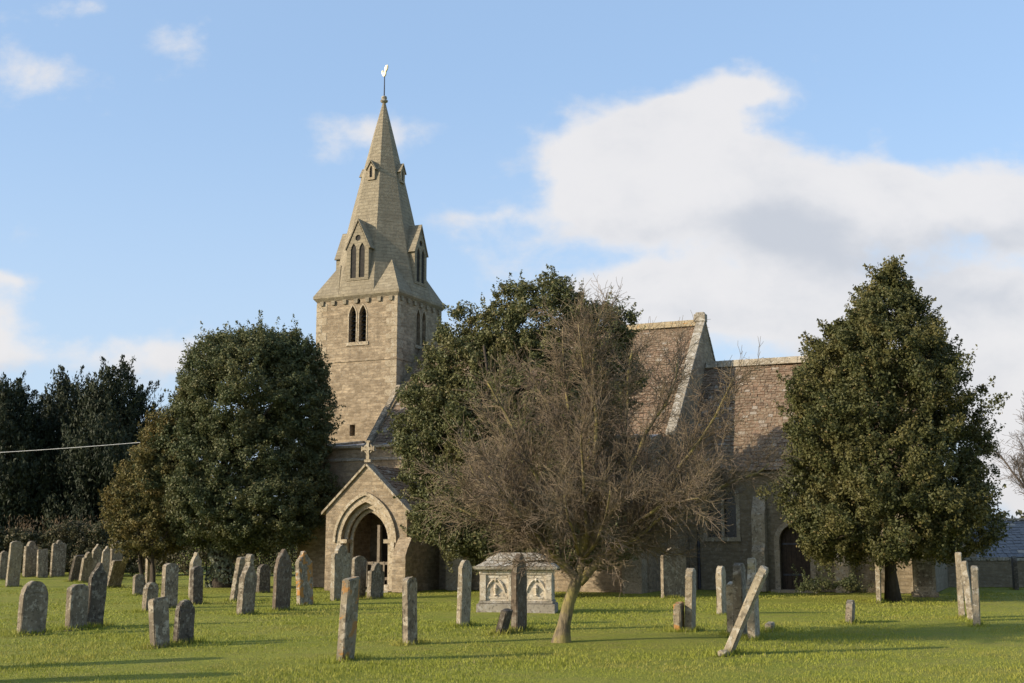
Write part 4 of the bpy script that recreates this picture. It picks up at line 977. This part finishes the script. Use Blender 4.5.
# two headstones just beyond the edge of the photograph, whose shadows reach into it
for i, (x, y, h, lb) in enumerate([(-7.7, 16.0, 1.5, 'tall headstone beyond the photo edge throwing the upper long shadow'), (-7.0, 14.2, 1.45, 'tall headstone beyond the photo edge throwing the lower long shadow')]):
    m = MB(); m.prism(outline('round', .7, h, random.Random(i)), (-.06, 0, 0), YA, ZA, (.12, 0, 0)); o = m.build('headstone', G, None, Vector((x, y, 0)), -CR, bevel=.014); tag(o, lb, 'headstone', GROUP)

# ------------------------------------------------------------------ chest tomb, wall monument
def chest_tomb():
    g = ground(520, 613); t = empty('chest_tomb', Vector((g.x - .05, g.y + .45, 0)), -CR * .25); tag(t, 'pale carved chest tomb with stepped lid behind the dark pointed headstone', 'tomb')
    L, D = .84, .46
    m = MB(); m.box((-L - .07, -D - .07, -.05), (L + .07, D + .07, .20)); m.box((-L - .02, -D - .02, .204), (L + .02, D + .02, .27)); m.build('plinth', 'tomb_lid', t, bevel=.012)
    m = MB(); m.box((-L + .03, -D + .03, .27), (L - .03, D - .03, .86)); m.build('chest', 'tomb', t)
    for x in (-L + .08, -.10, .10, L - .08):
        for y in (-D, D): MB().box((x - .075, y - .022 if y < 0 else y - .06, .272), (x + .075, y + .06 if y < 0 else y + .022, .86)).build('pilaster', 'tomb', t, bevel=.01)
    for s in (-1, 1):                                                      # carved panels: a raised frame round a hanging swag
        c = s * .47; p = MB(); y = -D + .028
        p.box((c - .27, y - .012, .32), (c + .27, y, .37)); p.box((c - .27, y - .012, .79), (c + .27, y, .84))
        for q in (-1, 1):                                                  # hanging drapery swags either side of a small urn
            pts = [(c + q * (.03 + .19 * math.sin(f * 1.4)), y - .012, .76 - .30 * f ** 1.3) for f in np.linspace(0, 1, 7)]
            p.tube(pts, [.014, .024, .028, .028, .024, .02, .012], 6)
        p.tube([(c, y - .01, .40), (c, y - .012, .44), (c, y - .02, .50), (c, y - .024, .56), (c, y - .012, .60), (c, y - .01, .64)], [.05, .02, .035, .055, .03, .012], 8)
        p.tube([(c, y - .008, .70), (c, y - .014, .745), (c, y - .008, .785)], [.02, .04, .02], 8)
        p.build('panel_carving', 'tomb', t)
    m = MB(); m.box((-L - .01, -D - .01, .864), (L + .01, D + .01, .97)); m.build('frieze', 'tomb', t, bevel=.01)
    m = MB()
    def fr(a0, b0, z0, a1, b1, z1):
        m.add([(-a0, -b0, z0), (a0, -b0, z0), (a0, b0, z0), (-a0, b0, z0), (-a1, -b1, z1), (a1, -b1, z1), (a1, b1, z1), (-a1, b1, z1)], [(0, 3, 2, 1), (4, 5, 6, 7), (0, 1, 5, 4), (1, 2, 6, 5), (2, 3, 7, 6), (3, 0, 4, 7)])
    fr(L + .12, D + .12, .975, L + .14, D + .14, 1.05); fr(L + .10, D + .10, 1.054, L - .12, D - .10, 1.17); fr(L - .13, D - .11, 1.174, L - .15, D - .13, 1.23); fr(L - .17, D - .15, 1.234, L - .36, D - .30, 1.36)
    m.build('lid', 'tomb_lid', t, bevel=.012)
chest_tomb()
def monument():
    g = at(925, 594, 36.2); t = empty('monument', Vector((g.x, 36.2, 0)), -CR * .6); tag(t, 'square upright stone monument with moulded cap in the shade of the pyramid evergreen', 'monument')
    MB().box((-.37, -.25, -.05), (.37, .25, .14)).build('base', 'grave', t, bevel=.012)
    m = MB(); m.box((-.31, -.19, .14), (.31, .19, 1.14)); m.build('shaft', 'grave_buff', t, bevel=.012)
    m = MB(); m.box((-.22, -.205, .30), (.22, -.186, .98)); m.build('panel', 'grave', t)
    m = MB(); m.box((-.35, -.23, 1.144), (.35, .23, 1.20)); m.box((-.39, -.27, 1.202), (.39, .27, 1.28)); m.prism([(-.30, 1.282), (.30, 1.282), (.22, 1.34), (-.22, 1.34)], (0, -.2, 0), XA, ZA, (0, .4, 0)); m.build('cap', 'grave', t, bevel=.012)
monument()
def rubble_foot():
    g = ground(726, 655); rd = random.Random(4)
    for i, (dx, dy, s, lb) in enumerate([(-.04, .0, .075, 'weathered stone chunk sunk at the foot of the far-leaning headstone')]):
        bm = bmesh.new(); bmesh.ops.create_icosphere(bm, subdivisions=2, radius=s)
        for v in bm.verts: v.co = Vector((v.co.x * 1.2, v.co.y, v.co.z * .8)) * rd.uniform(.85, 1.15)
        me = bpy.data.meshes.new('stone_chunk'); bm.to_mesh(me); bm.free(); me.materials.append(M['grave_buff']); o = bpy.data.objects.new('stone_chunk', me); COL.objects.link(o)
        o.location = (g.x + dx, g.y + dy, s * .25); tag(o, lb, 'stone')
rubble_foot()

# ------------------------------------------------------------------ grass blades
FEET = [ground(q[0], q[1]) for q in STONES]
def grass():
    r = np.random.default_rng(17); n = 330000
    y = 11.5 + 32 * r.random(n) ** 1.9; x = r.uniform(-1, 1, n) * (y * .47 + 1.2)
    cl = np.sin(x * 1.7 + 2 * np.sin(y * .9)) * np.sin(y * 1.9 + 1.3 * np.sin(x * 1.1)) + .6 * np.sin(x * 5.1 + y * 3.3) * np.sin(y * 4.7 - x * 2.2)
    k = r.random(n) < np.clip(.62 + .3 * cl, .12, 1); x, y, cl = x[k], y[k], cl[k]; n = len(x)
    P = np.stack([x, y, np.full(n, -.014)], -1); k = ~inside_church(P, .0); P = P[k]; cl = cl[k]; n = len(P)
    h = r.uniform(.012, .034, n) * (1 + .35 * np.clip(cl, -1, 1)) ; a = r.uniform(0, 2 * np.pi, n); wd = r.uniform(.004, .009, n) * (1 + (P[:, 1] - 12) * .03)
    tall = np.zeros(n, bool)
    for g in FEET:                                                         # grass left longer round the foot of each stone
        m_ = 260; sx = r.normal(0, .10, m_); sy = r.uniform(-.5, .5, m_); q = np.stack([g.x + EV.x * sx + NV.x * sy, g.y + EV.y * sx + NV.y * sy, np.full(m_, -.014)], -1)
        P = np.concatenate([P, q]); h = np.concatenate([h, r.uniform(.04, .11, m_)]); a = np.concatenate([a, r.uniform(0, 6.283, m_)]); wd = np.concatenate([wd, r.uniform(.006, .012, m_)])
    n = len(P)
    bx, by = np.cos(a) * wd, np.sin(a) * wd; lx, ly = r.normal(0, .5, n) * h, r.normal(0, .5, n) * h
    V = np.stack([P + np.stack([-bx, -by, 0 * h], -1), P + np.stack([bx, by, 0 * h], -1), P + np.stack([lx, ly, h + .016], -1)], 1).reshape(-1, 3)
    o = raw_mesh('grass', V, np.arange(3 * n), 3, 'grass'); tag(o, 'short mown grass blades over the whole churchyard', 'grass', None, 'stuff')
grass()
